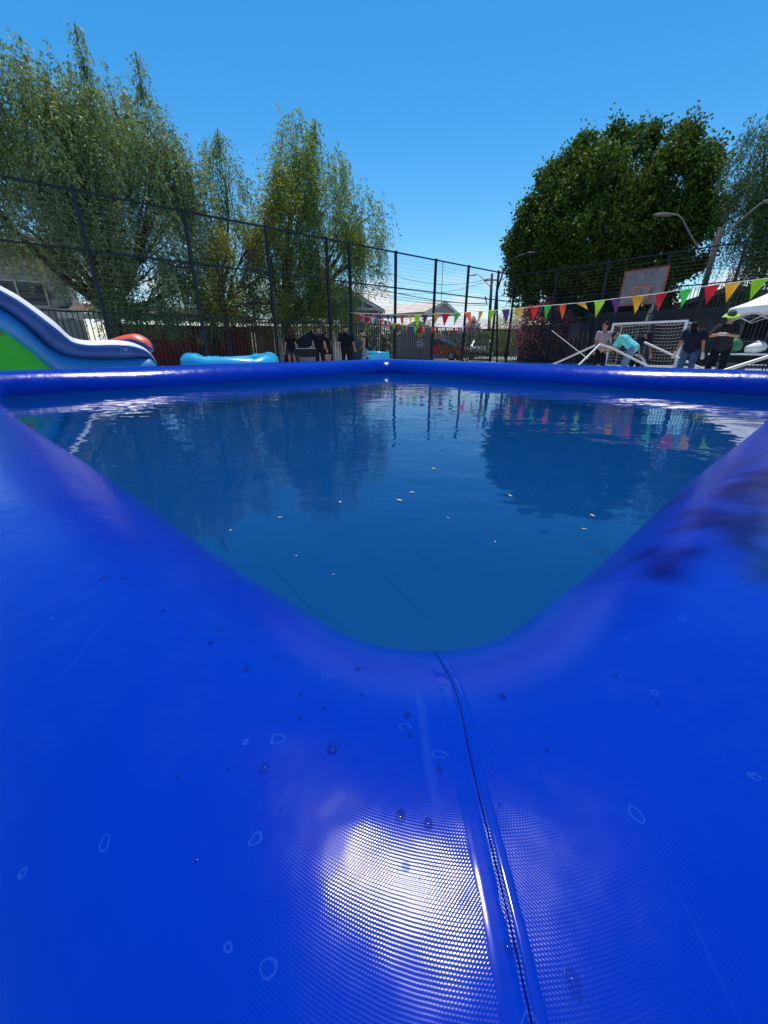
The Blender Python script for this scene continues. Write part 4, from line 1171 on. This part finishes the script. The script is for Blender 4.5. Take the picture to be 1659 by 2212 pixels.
def densify(c, k=4):
    out = []
    for i in range(len(c) - 1):
        p0, p1, p2, p3 = (np.array(c[max(0, min(len(c) - 1, i + q_))]) for q_ in (-1, 0, 1, 2))
        for s_ in range(k):
            t_ = s_ / k
            out.append(tuple(.5 * ((2 * p1) + (-p0 + p2) * t_ + (2 * p0 - 5 * p1 + 4 * p2 - p3) * t_ ** 2 + (-p0 + 3 * p1 - 3 * p2 + p3) * t_ ** 3)))
    out.append(c[-1]); return out
topd, navd, lowd = densify(topc), densify(nav), densify(low)
band_tube(topd, navd, .30, .25, 'side_rail', [M_NAVY, M_WVIN], .74, slide)
band_tube([(x, z + .03) for x, z in navd], lowd, .24, .26, 'side_wall', [M_SKYB], None, slide)
band_tube(topd, navd, .30, 2.0, 'side_rail', [M_NAVY, M_WVIN], .74, slide)
mb = MB(); mb.prism([(x, .30, min(z + .06, 5)) for x, z in lowd if z > .06] + [(lowd[0][0], .30, .02)][::1], (0, .06, 0)); 
mb = MB(); poly = [(x, .2, z + .08) for x, z in lowd if z > .03]
poly = poly + [(poly[-1][0], .2, .01), (poly[0][0], .2, .01)]
mb.prism(poly, (0, .1, 0)); mb.build('green_panel', M_GVIN, slide)
zr = sp(0, 715)[1]; xr = [sp(-140, 715)[0], sp(20, 715)[0]]
mb = MB(); mb.box(((xr[0] + xr[1]) / 2 - .1, .185, zr - .03), (xr[1] - xr[0], .02, .07)); mb.build('red_stripe', M_RVIN, slide)
mb = MB(); vs_ = []
for x, z in topd: vs_ += [(x, .45, z - .25), (x, 1.8, z - .25)]
mb.add(vs_, [(2 * i, 2 * i + 1, 2 * i + 3, 2 * i + 2) for i in range(len(topd) - 1)]); mb.build('slide_bed', M_SKYB, slide, True)
M_PIPE = mat('dark_piping', (.004, .008, .03), .5)
MB().tube([(x, .17, z + .012) for x, z in navd], .012, 6).build('piping', M_PIPE, slide, True)
MB().tube([(x, .185, z + .075) for x, z in lowd if z > .03], .012, 6).build('piping', M_PIPE, slide, True)
mk = [sp(x, y) for x, y in ((262, 746), (282, 747), (284, 763), (264, 764))]
M_MARK = mat('printed_mark', (.14, .26, .46), .5)
def on_rail(x, z):                      # depth of the navy rail's front at local x,z
    i = int(np.argmin([abs(q_[0] - x) for q_ in topd])); zu, zl = topd[i][1], navd[i][1]; hg = (zu - zl) / 2
    c_ = (z - (zu + zl) / 2) / hg; return .25 - min(.30, hg * 1.15) * math.sqrt(max(0, 1 - c_ * c_)) - .006
mb = MB()
for i in range(4):
    q0, q1 = mk[i], mk[(i + 1) % 4]
    mb.tube([(q0[0] + (q1[0] - q0[0]) * t_ / 5, on_rail(q0[0] + (q1[0] - q0[0]) * t_ / 5, q0[1] + (q1[1] - q0[1]) * t_ / 5), q0[1] + (q1[1] - q0[1]) * t_ / 5) for t_ in range(6)], .005, 4)
e_ = [sp(x, y) for x, y in ((267, 750), (272, 752), (279, 750), (276, 757), (277, 760), (270, 758), (267, 753))]
mb.add([(x, on_rail(x, z), z) for x, z in e_], [tuple(range(len(e_)))]); mb.build('maker_emblem', M_MARK, slide)

def ring_inflatable(name, label, base, yaw, w, d, r, zs, mats, open_front=False):
    root = empty(name, base, yaw, label, 'inflatable')
    for z, m in zip(zs, mats):
        pts = []
        for k in range(49):
            a_ = 2 * math.pi * k / 48; c_, s_ = math.cos(a_), math.sin(a_)
            e = .55; pts.append((w / 2 * math.copysign(abs(c_) ** e, c_), d / 2 * math.copysign(abs(s_) ** e, s_), z + .05 * math.sin(a_ * 2 + .8)))
        MB().tube(pts, [r * (1 + .07 * math.sin(k * .9) + .05 * math.sin(k * 2.3)) if 0 < k < 48 else r for k in range(49)], 14, False).build('air_tube', m, root, True)
    MB().box((0, 0, .04), (w - .1, d - .1, .06)).build('base_sheet', M_NAVY, root)
    return root
ring_inflatable('paddling_pool', 'low cyan inflatable pool with shiny rounded tubes beside the slide', gnd(498, 10.6), R(12), 1.75, 1.6, .20, (.2, .57), (M_NAVY, M_CYAN))
# orange-topped bumper behind the slide
rt = empty('inflatable_bumper', gnd(296, 12.0), R(-8), 'orange and navy inflatable bolster peeking over the slide rail', 'inflatable')
bz = atD(296, 719, 12).z
up_ = [(-1.3, .55 * bz), (-.9, .80 * bz), (-.45, bz - .1), (0, bz - .02), (.2, bz - .06), (.36, bz - .17), (.44, bz - .34)]
lo_ = [(-1.3, .2), (-.9, .3), (-.45, bz - .62), (0, bz - .52), (.2, bz - .48), (.35, bz - .45), (.43, bz - .40)]
band_tube(densify(up_), densify(lo_), .28, 0, 'bolster', [M_NAVY, M_OVIN], .72, rt)
MB().box((-.5, 0, .3), (1.5, .5, .6)).build('bolster_base', M_NAVY, rt)
cb = empty('inflatable_block', gnd(815, 15.5), R(10), 'small cyan inflatable block beside the woman in the tank top', 'inflatable')
cz = atD(815, 757, 15.5).z
mb = MB(); 
for k in range(4): mb.tube([(-.34, .2 * k - .3, cz - .12), (.30, .2 * k - .3, cz - .14), (.36, .2 * k - .3, .1)], [.11, .12, .12], 10)
mb.build('air_chamber', M_CYAN, cb, True)
MB().box((0, 0, cz * .4), (.6, .7, cz * .8)).build('core', M_CYAN, cb)

# black kettle-style barbecue box with raised lid
gr = empty('barbecue_grill', gnd(662, 17.2), R(8), 'black box barbecue with its lid propped open among the people', 'barbecue')
MB().box((0, 0, .72), (.85, .5, .3)).build('firebox', M_BLACK, gr)
MB().box((.02, .38, 1.16), (.8, .05, .5), Matrix.Rotation(R(-30), 3, 'Y') @ Matrix.Rotation(R(-20), 3, 'X')).build('lid', M_BLACK, gr)
for x in (-.36, .36):
    for y in (-.2, .2): MB().box((x, y, .275), (.05, .05, .55)).build('leg', M_STEEL, gr)
MB().box((0, 0, .885), (.8, .45, .02)).build('grate', M_ALU, gr)

# ------------------------------------------------------------------ people
M_SKIN = mat('skin', (.42, .20, .12), .55, 0, .08); M_SKIN2 = mat('skin_tan', (.30, .135, .075), .55, 0, .08)
def remeshed(mb, name, m, parent, voxel=.013, smooth=6):
    me = mb.mesh('tmp', m); o = bpy.data.objects.new('tmp', me); COL.objects.link(o)
    md = o.modifiers.new('r', 'REMESH'); md.mode = 'VOXEL'; md.voxel_size = voxel; md.use_smooth_shade = True
    sm = o.modifiers.new('s', 'SMOOTH'); sm.factor = .5; sm.iterations = smooth
    dg = bpy.context.evaluated_depsgraph_get(); dg.update()
    nm = bpy.data.meshes.new_from_object(o.evaluated_get(dg)); nm.name = name
    bpy.data.objects.remove(o, do_unlink=True); bpy.data.meshes.remove(me)
    if not nm.materials: nm.materials.append(m)
    return link(name, nm, parent)
def cap(mb, a, b, r0, r1, flat=1.0):
    a, b = Vector(a), Vector(b)
    mb.tube([a, a.lerp(b, .5), b], [r0, (r0 + r1) / 2, r1], 12); mb.ball(a, r0, 12, 8); mb.ball(b, r1, 12, 8)
def bend_joint(a, b, l1, l2, hint):
    a, b = Vector(a), Vector(b); d = b - a; L = min(d.length, (l1 + l2) * .999); d.normalize()
    x = (l1 * l1 - l2 * l2 + L * L) / (2 * L); hgt = math.sqrt(max(0, l1 * l1 - x * x))
    hv = Vector(hint); hv = (hv - d * hv.dot(d)).normalized()
    return a + d * x + hv * hgt, a + d * L
def person(label, base, yaw, H, lean=0.0, head=(0, 0), hands=None, elbow=None, feet=None, build=1.0, shirt=None, sleeve=.55, pants=None, pant_len=1.0, skin=M_SKIN,
           hair=None, hat=None, apron=None, glove=None, hairlong=False, twist=0):
    root = empty('person', base, yaw, label, 'person', None)
    k = H / 1.75
    hip = Vector((0, 0, .93 * k)); rl = Matrix.Rotation(-R(lean), 3, 'X')
    if lean > 25: hip.y = -.12 * k
    T = lambda v_: hip + rl @ (Vector(v_) * k)
    chest, neck = T((0, .0, .36)), T((0, .0, .52))
    sh = [T((sg * .178 * build ** .5, 0, .462)) for sg in (-1, 1)]
    rh = rl @ Matrix.Rotation(-R(head[0]), 3, 'X') @ Matrix.Rotation(R(head[1]), 3, 'Z')
    hc = neck + rh @ Vector((0, .02, .165)) * k
    hj = [hip + Vector((sg * .095 * k, 0, -.02 * k)) for sg in (-1, 1)]
    feet = feet or [(-.13, 0), (.13, 0)]
    ank = [Vector((f[0] * k, f[1] * k, .085 * k)) for f in feet]
    kn = []
    for i in range(2):
        j_, e_ = bend_joint(hj[i], ank[i], .43 * k, .425 * k, (0, 1, 0)); kn.append(j_); ank[i] = e_
    hands = hands or [(-.26, .03, .80), (.26, .03, .80)]
    el, wr = [], []
    for i in range(2):
        hint = (elbow[i] if elbow else (0, -1, -.1))
        j_, e_ = bend_joint(sh[i], Vector(hands[i]) * k, .29 * k, .26 * k, hint); el.append(j_); wr.append(e_)
    b = build
    body = MB()
    body.ball(hip.lerp(chest, .12), (.155 * k * b, .115 * k * b, .14 * k), 14, 8, rl)
    body.ball(hip.lerp(chest, .55), (.145 * k * b, .105 * k * b, .18 * k), 14, 8, rl)
    body.ball(chest, (.165 * k * b, .115 * k * b, .17 * k), 14, 8, rl)
    cap(body, neck - (neck - chest) * .2, hc, .058 * k, .055 * k)
    body.ball(hc, (.075 * k, .094 * k, .115 * k), 16, 10, rh)
    body.ball(hc + rh @ Vector((0, .03, -.07)) * k, (.05 * k, .06 * k, .05 * k), 12, 8, rh)          # jaw
    body.ball(hc + rh @ Vector((0, .098, -.015)) * k, (.014 * k, .022 * k, .026 * k), 8, 6, rh)        # nose
    for sg in (-1, 1):
        body.ball(hc + rh @ Vector((sg * .078, 0, -.01)) * k, (.012 * k, .022 * k, .032 * k), 8, 6, rh)  # ear
        body.ball(hc + rh @ Vector((sg * .032, .083, .028)) * k, (.02 * k, .012 * k, .008 * k), 8, 6, rh)  # brow
    body.ball(hc + rh @ Vector((0, .088, -.058)) * k, (.024 * k, .012 * k, .010 * k), 8, 6, rh)        # mouth
    for i, sg in enumerate((-1, 1)):
        cap(body, sh[i], el[i], .053 * k * b ** .5, .042 * k); cap(body, el[i], wr[i], .041 * k, .028 * k)
        cap(body, hj[i], kn[i], .085 * k * b, .056 * k); cap(body, kn[i], ank[i], .056 * k, .036 * k)
        cap(body, ank[i] + Vector((0, -.03, -.045)) * k, ank[i] + Vector((0, .16, -.055)) * k, .04 * k, .03 * k)
        d_ = (wr[i] - el[i]).normalized(); s_ = d_.cross(Vector((0, 0, 1)) if abs(d_.z) < .8 else Vector((0, 1, 0))).normalized(); nrm_ = s_.cross(d_)
        palm = wr[i] + d_ * .05 * k
        body.ball(palm, .034 * k, 10, 6)
        body.ball(palm + d_ * .02 * k, .034 * k, 10, 6)
        for f_, (o_, ln_) in enumerate(((-.028, .062), (-.009, .074), (.010, .07), (.027, .055))):
            p0 = palm + d_ * .035 * k + s_ * o_ * k; p1 = p0 + d_ * ln_ * .55 * k - nrm_ * .008 * k; p2 = p1 + d_ * ln_ * .4 * k - nrm_ * .024 * k
            body.tube([p0, p1, p2], [.0105 * k, .0098 * k, .0085 * k], 8)
        p0 = palm + s_ * .02 * sg * k; body.tube([p0, p0 + (s_ * sg * .03 + d_ * .025) * k, p0 + (s_ * sg * .04 + d_ * .06) * k], [.013 * k, .012 * k, .009 * k], 8)
    remeshed(body, 'body', skin, root, .0095, 3)
    if shirt:
        c_ = MB(); g_ = .022
        c_.ball(hip.lerp(chest, -.05), (.182 * k * b, .146 * k * b, .13 * k), 14, 8, rl)
        c_.ball(hip.lerp(chest, .2), (.178 * k * b, .140 * k * b, .16 * k), 14, 8, rl)
        c_.ball(hip.lerp(chest, .5), (.170 * k * b, .130 * k * b, .20 * k), 14, 8, rl)
        c_.ball(chest, (.188 * k * b, .138 * k * b, .17 * k), 14, 8, rl)
        c_.tube([chest + (neck - chest) * .5, chest + (neck - chest) * .95], [.11 * k, .072 * k], 12)
        for i in range(2):
            c_.ball(sh[i], .064 * k * b ** .5, 12, 8)
            cap(c_, sh[i].lerp(chest, .45), sh[i], .078 * k * b, .062 * k * b ** .5)
            if sleeve > 0:
                e_ = sh[i].lerp(el[i], min(1, sleeve * 1.35)); c_.tube([sh[i], e_], [.070 * k * b ** .5, .066 * k * b ** .5], 12)
                if sleeve > .9: c_.tube([el[i], wr[i]], [.055 * k, .04 * k], 12)
        remeshed(c_, 'shirt', shirt, root, .014, 5)
    if pants:
        c_ = MB()
        c_.ball(hip.lerp(chest, .05), (.168 * k * b, .128 * k * b, .13 * k), 14, 8, rl)
        for i in range(2):
            c_.ball(hj[i], .10 * k * b, 12, 8)
            if pant_len > .6:
                c_.tube([hj[i], kn[i]], [.10 * k * b, .076 * k], 12); c_.ball(kn[i], .076 * k, 12, 8)
                e_ = kn[i].lerp(ank[i], min(1, pant_len)); c_.tube([kn[i], e_], [.076 * k, .066 * k], 12)
            else:
                c_.tube([hj[i], hj[i].lerp(kn[i], pant_len)], [.105 * k * b, .105 * k * b], 12)
        remeshed(c_, 'trousers', pants, root, .014, 4)
        for i in range(2):
            s_ = MB(); cap(s_, ank[i] + Vector((0, -.04, -.042)) * k, ank[i] + Vector((0, .15, -.052)) * k, .043 * k, .033 * k)
            remeshed(s_, 'shoe', M_BLACK, root, .012, 2)
    if apron:
        MB().prism([hip + Vector((-.17 * k * b, .15 * k * b, .15 * k)), hip + Vector((.17 * k * b, .15 * k * b, .15 * k)), hip + Vector((.19 * k * b, .17 * k * b, -.35 * k)), hip + Vector((-.19 * k * b, .17 * k * b, -.35 * k))], (0, .01, 0)).build('apron', apron, root)
    if hair:
        h_ = MB(); h_.ball(hc + rh @ Vector((0, -.014, .022)) * k, (.086 * k, .1 * k, .112 * k), 14, 10, rh, lo=-.25)
        if hairlong:
            h_.ball(hc + rh @ Vector((0, -.075, -.10)) * k, (.085 * k, .045 * k, .17 * k), 12, 8, rh); h_.ball(hc + rh @ Vector((0, -.085, -.24)) * k, (.075 * k, .035 * k, .12 * k), 12, 8, rh)
        remeshed(h_, 'hair', hair, root, .012, 2)
    if hat:
        kind, hm = hat; h_ = MB()
        if kind == 'cap':
            h_.ball(hc + rh @ Vector((0, -.005, .042)) * k, (.092 * k, .108 * k, .088 * k), 16, 10, rh, lo=-.15)
            h_.ball(hc + rh @ Vector((0, .115, .035)) * k, (.07 * k, .075 * k, .010 * k), 14, 6, rh)
        elif kind == 'backcap':
            h_.ball(hc + rh @ Vector((0, -.005, .042)) * k, (.092 * k, .108 * k, .088 * k), 16, 10, rh, lo=-.15)
            h_.ball(hc + rh @ Vector((0, -.115, .02)) * k, (.065 * k, .06 * k, .010 * k), 14, 6, rh)
        else:
            h_.ball(hc + rh @ Vector((0, -.004, .06)) * k, (.092 * k, .106 * k, .095 * k), 16, 10, rh, lo=-.2)
            h_.build('hat_crown', mat('hat_dark', (.03, .06, .03), .8), root, True)
            br_ = MB(); vs_ = []
            for q_ in range(28):
                a_ = 2 * math.pi * q_ / 28; wv = .025 * math.sin(3 * a_)
                vs_ += [hc + rh @ Vector((.085 * math.cos(a_), .1 * math.sin(a_), .045)) * k, hc + rh @ Vector((.19 * math.cos(a_), .2 * math.sin(a_), .02 + wv)) * k]
            br_.add(vs_, [(2 * q_, 2 * q_ + 1, (2 * q_ + 3) % 56, (2 * q_ + 2) % 56) for q_ in range(28)])
            o_ = br_.build('hat_brim', hm, root, True); md = o_.modifiers.new('t', 'SOLIDIFY'); md.thickness = .006
            h_ = None
        if h_: h_.build('cap', hm, root, True)
    if glove:
        for i in range(2):
            g_ = MB()
            d_ = (wr[i] - el[i]).normalized(); s_ = d_.cross(Vector((0, 0, 1)) if abs(d_.z) < .8 else Vector((0, 1, 0))).normalized()
            cap(g_, wr[i], wr[i] + d_ * .09 * k, .037 * k, .043 * k)
            for o_ in (-.03, -.01, .01, .03): cap(g_, wr[i] + (d_ * .09 + s_ * o_) * k, wr[i] + (d_ * .16 + s_ * o_ * 1.2) * k, .015 * k, .012 * k)
            remeshed(g_, 'glove', glove, root, .011, 2)
    return root
C_BLK = mat('black_cotton', (.010, .010, .012), .85, 0, .2, spec=.12); C_NAVY = mat('navy_cotton', (.010, .013, .026), .85, 0, .2, spec=.12)
C_PINK = mat('dusty_pink_cotton', (.36, .25, .27), .85, 0, .08, spec=.12); C_TEAL = mat('teal_cotton', (.12, .55, .54), .8, 0, .06, spec=.12)
C_JEAN = mat('blue_denim', (.045, .085, .15), .85, 0, .25, 12, spec=.12); C_LJEAN = mat('light_denim', (.12, .19, .28), .85, 0, .2, 12, spec=.12)
C_SHORT = mat('denim_shorts', (.03, .07, .15), .85, 0, .25, 12, spec=.12)
C_HAIR = mat('dark_hair', (.012, .009, .008), .6, spec=.12); C_CAP = mat('charcoal_cap', (.025, .028, .03), .8, spec=.12); C_LIME = mat('lime_hat', (.36, .58, .12), .8, spec=.12)
C_GREY = mat('grey_gloves', (.42, .42, .38), .8, spec=.12); C_CHAR = mat('charcoal_cotton', (.03, .028, .03), .85, spec=.12)
C_REDHAIR = mat('reddish_hair', (.05, .012, .012), .6, spec=.12)
def faceyaw(px, deg=0): return -math.atan2(*(lambda q_: (q_.x, q_.y))(gnd(px, 10))) + R(deg)     # 0: faces away from the camera
# right of the pool: the builders
person('man in dusty pink t-shirt and dark trousers standing at the bent tube frame', gnd(1296, 15.6), faceyaw(1296, 205) , 1.72, 3, (8, -60), [(-.22, .22, .92), (.24, .12, .86)], None, [(-.14, .05), (.15, -.04)], 1.0, C_PINK, .55, C_BLK, 1, M_SKIN2, C_HAIR)
person('man in teal t-shirt and jeans bending forward over the bent tube frame', gnd(1357, 14.9), faceyaw(1357, 75), 1.74, 52, (20, 0), [(-.15, .62, .86), (.15, .60, .84)], None, [(-.13, -.05), (.14, .06)], 1.08, C_TEAL, .7, C_LJEAN, 1, M_SKIN2, C_HAIR, ('cap', C_CAP))
person('man in navy bent over behind the man in the teal t-shirt', gnd(1377, 16.4), faceyaw(1377, -150), 1.72, 48, (25, 0), [(-.18, .5, .62), (.18, .5, .62)], None, None, 1.0, C_NAVY, .8, C_BLK, 1, M_SKIN2, C_HAIR, ('cap', C_NAVY))
person('stout man in black cap, dark t-shirt and jeans looking down with pale gloves', gnd(1492, 14.0), faceyaw(1492, 168), 1.70, 20, (42, 10), [(-.33, .18, .74), (.30, .26, .78)], None, [(-.16, 0), (.16, .02)], 1.22, C_NAVY, .6, C_JEAN, 1, M_SKIN2, C_HAIR, ('cap', C_BLK), None, C_GREY)
person('man in lime bucket hat and dark clothes pulling on work gloves', gnd(1557, 14.0), faceyaw(1557, 170), 1.80, 3, (16, 30), [(-.02, .30, 1.20), (.05, .32, 1.20)], [(-1, -.2, -.4), (1, -.2, -.4)], [(-.18, 0), (.17, .02)], 1.12, C_CHAR, .75, C_BLK, 1, M_SKIN, C_HAIR, ('brim', C_LIME), None, C_GREY)
# beyond the far corner: the group by the barbecue
person('long-haired woman in black top and denim shorts beside the barbecue', gnd(629, 17.6), faceyaw(629, -8), 1.60, 4, (10, 0), [(-.28, .05, .82), (.28, .06, .82)], None, None, 1.0, C_BLK, .4, C_SHORT, .42, M_SKIN, C_REDHAIR, None, None, None, True)
person('man in black printed t-shirt and dark cap seen from behind', gnd(690, 17.4), faceyaw(690, -12), 1.76, 5, (14, 12), [(-.30, .02, .82), (.27, .12, .86)], None, None, 1.06, C_BLK, .6, C_BLK, 1, M_SKIN, C_HAIR, ('cap', C_CAP))
person('woman in black tank top stooping next to the man in the printed t-shirt', gnd(709, 17.9), faceyaw(709, 25), 1.58, 14, (15, 0), [(-.22, .2, .82), (.22, .22, .84)], None, None, .95, C_BLK, 0, C_BLK, .4, M_SKIN, C_HAIR)
person('heavy man in wide black t-shirt and charcoal cap with his back turned', gnd(748, 17.6), faceyaw(748, 5), 1.80, 2, (6, -10), [(-.36, .04, .84), (.36, .05, .84)], None, None, 1.34, C_BLK, .8, C_BLK, 1, M_SKIN, C_HAIR, ('backcap', C_CAP))
person('dark-haired woman in black tank top and jeans looking down', gnd(791, 17.0), faceyaw(791, 78), 1.64, 5, (30, 0), [(-.20, .06, .80), (.20, .10, .80)], None, None, .9, C_BLK, 0, C_LJEAN, 1, M_SKIN, C_HAIR, None, None, None, False)

# ------------------------------------------------------------------ drops and floating bits
mdp = bpy.data.materials.new('water_drop'); mdp.use_nodes = True
n, l = mdp.node_tree.nodes, mdp.node_tree.links
n.remove(n['Principled BSDF'])
fr = n.new('ShaderNodeFresnel'); fr.inputs['IOR'].default_value = 1.333
gl = n.new('ShaderNodeBsdfGlossy'); gl.inputs['Roughness'].default_value = 0.03
tr = n.new('ShaderNodeBsdfTransparent'); tr.inputs['Color'].default_value = (0.80, 0.85, 0.90, 1)
mxd = n.new('ShaderNodeMixShader')
geo = n.new('ShaderNodeNewGeometry'); fro = n.new('ShaderNodeMath'); fro.operation = 'SUBTRACT'; fro.inputs[0].default_value = 1.0
l.new(geo.outputs['Backfacing'], fro.inputs[1])
fm = n.new('ShaderNodeMath'); fm.operation = 'MULTIPLY'; l.new(fr.outputs['Fac'], fm.inputs[0]); l.new(fro.outputs[0], fm.inputs[1])
l.new(fm.outputs[0], mxd.inputs['Fac']); l.new(tr.outputs['BSDF'], mxd.inputs[1]); l.new(gl.outputs['BSDF'], mxd.inputs[2])
l.new(mxd.outputs['Shader'], n['Material Output'].inputs['Surface'])
mb = MB(); mb.ball((0, 0, 0), (1, 1, .62), 16, 12, lo=-.12); drop_me = mb.mesh('water_drop', mdp, True)
big = [(865, 1765, 11), (925, 1780, 9), (877, 1873, 8), (720, 1617, 12), (570, 1660, 11), (648, 1552, 5), (880, 1545, 9), (530, 1447, 8), (455, 1388, 6), (415, 1358, 8), (948, 1663, 6), (1085, 1505, 8), (1240, 2125, 13), (1098, 2050, 9),
       (960, 1480, 8), (223, 1250, 9), (265, 1250, 5), (478, 1360, 8), (773, 1445, 8), (192, 1212, 5), (886, 1588, 6), (305, 1085, 5), (240, 1160, 4), (650, 1500, 5), (350, 1320, 5), (600, 1420, 4), (700, 1530, 5), (1180, 1620, 4), (1330, 1460, 4), (1420, 1520, 4)]
for k in range(26): big.append((rng.uniform(120, 1150), rng.uniform(1250, 1900), rng.uniform(2, 4)))
for (x, y, rp) in big:
    d = ray(x, y).normalized(); hit = bvh.ray_cast(cam.location, d)
    if hit[0] is None: continue
    nrm_ = hit[1] if hit[1].z > 0 else -hit[1]
    r_ = rp * hit[3] / F_PX * .95
    o = link('water_drop', drop_me); o.location = hit[0] + nrm_ * 0.0002
    q = nrm_.to_track_quat('Z', 'Y'); o.rotation_mode = 'QUATERNION'; o.rotation_quaternion = q
    o.scale = (r_ * rng.uniform(.8, 1.0), r_ * rng.uniform(.95, 1.25), r_ * .7)
    setprops(o, 'clear water drop beaded on the blue pool rim', 'water drop', 'water drops on the pool rim')
lf = MB(); lf.add([(-1, 0, 0), (-.3, .32, .06), (.5, .28, .03), (1, 0, .1), (.4, -.3, .05), (-.4, -.3, .02)], [(0, 1, 2, 3), (0, 3, 4, 5)])
M_BIT = mat('dry_leaf', (.55, .42, .20), .7)
lf_me = lf.mesh('floating_leaf', M_BIT)
for (x, y, s_) in ((735, 1084, .016), (863, 1080, .022), (890, 1063, .018), (1102, 1070, .018), (1262, 1142, .012), (605, 1117, .012), (498, 1145, .010), (937, 1012, .02), (968, 1118, .008), (1070, 1170, .007), (640, 1200, .006), (1280, 1113, .018), (720, 1240, .005)):
    o = link('floating_leaf', lf_me, None, atZ(x, y, WATER_Z + .003), (0, 0, rng.uniform(0, 6))); o.scale = (s_ * .7,) * 3
    setprops(o, 'tiny pale dry leaf floating on the pool water', 'leaf', 'leaves floating on the water')
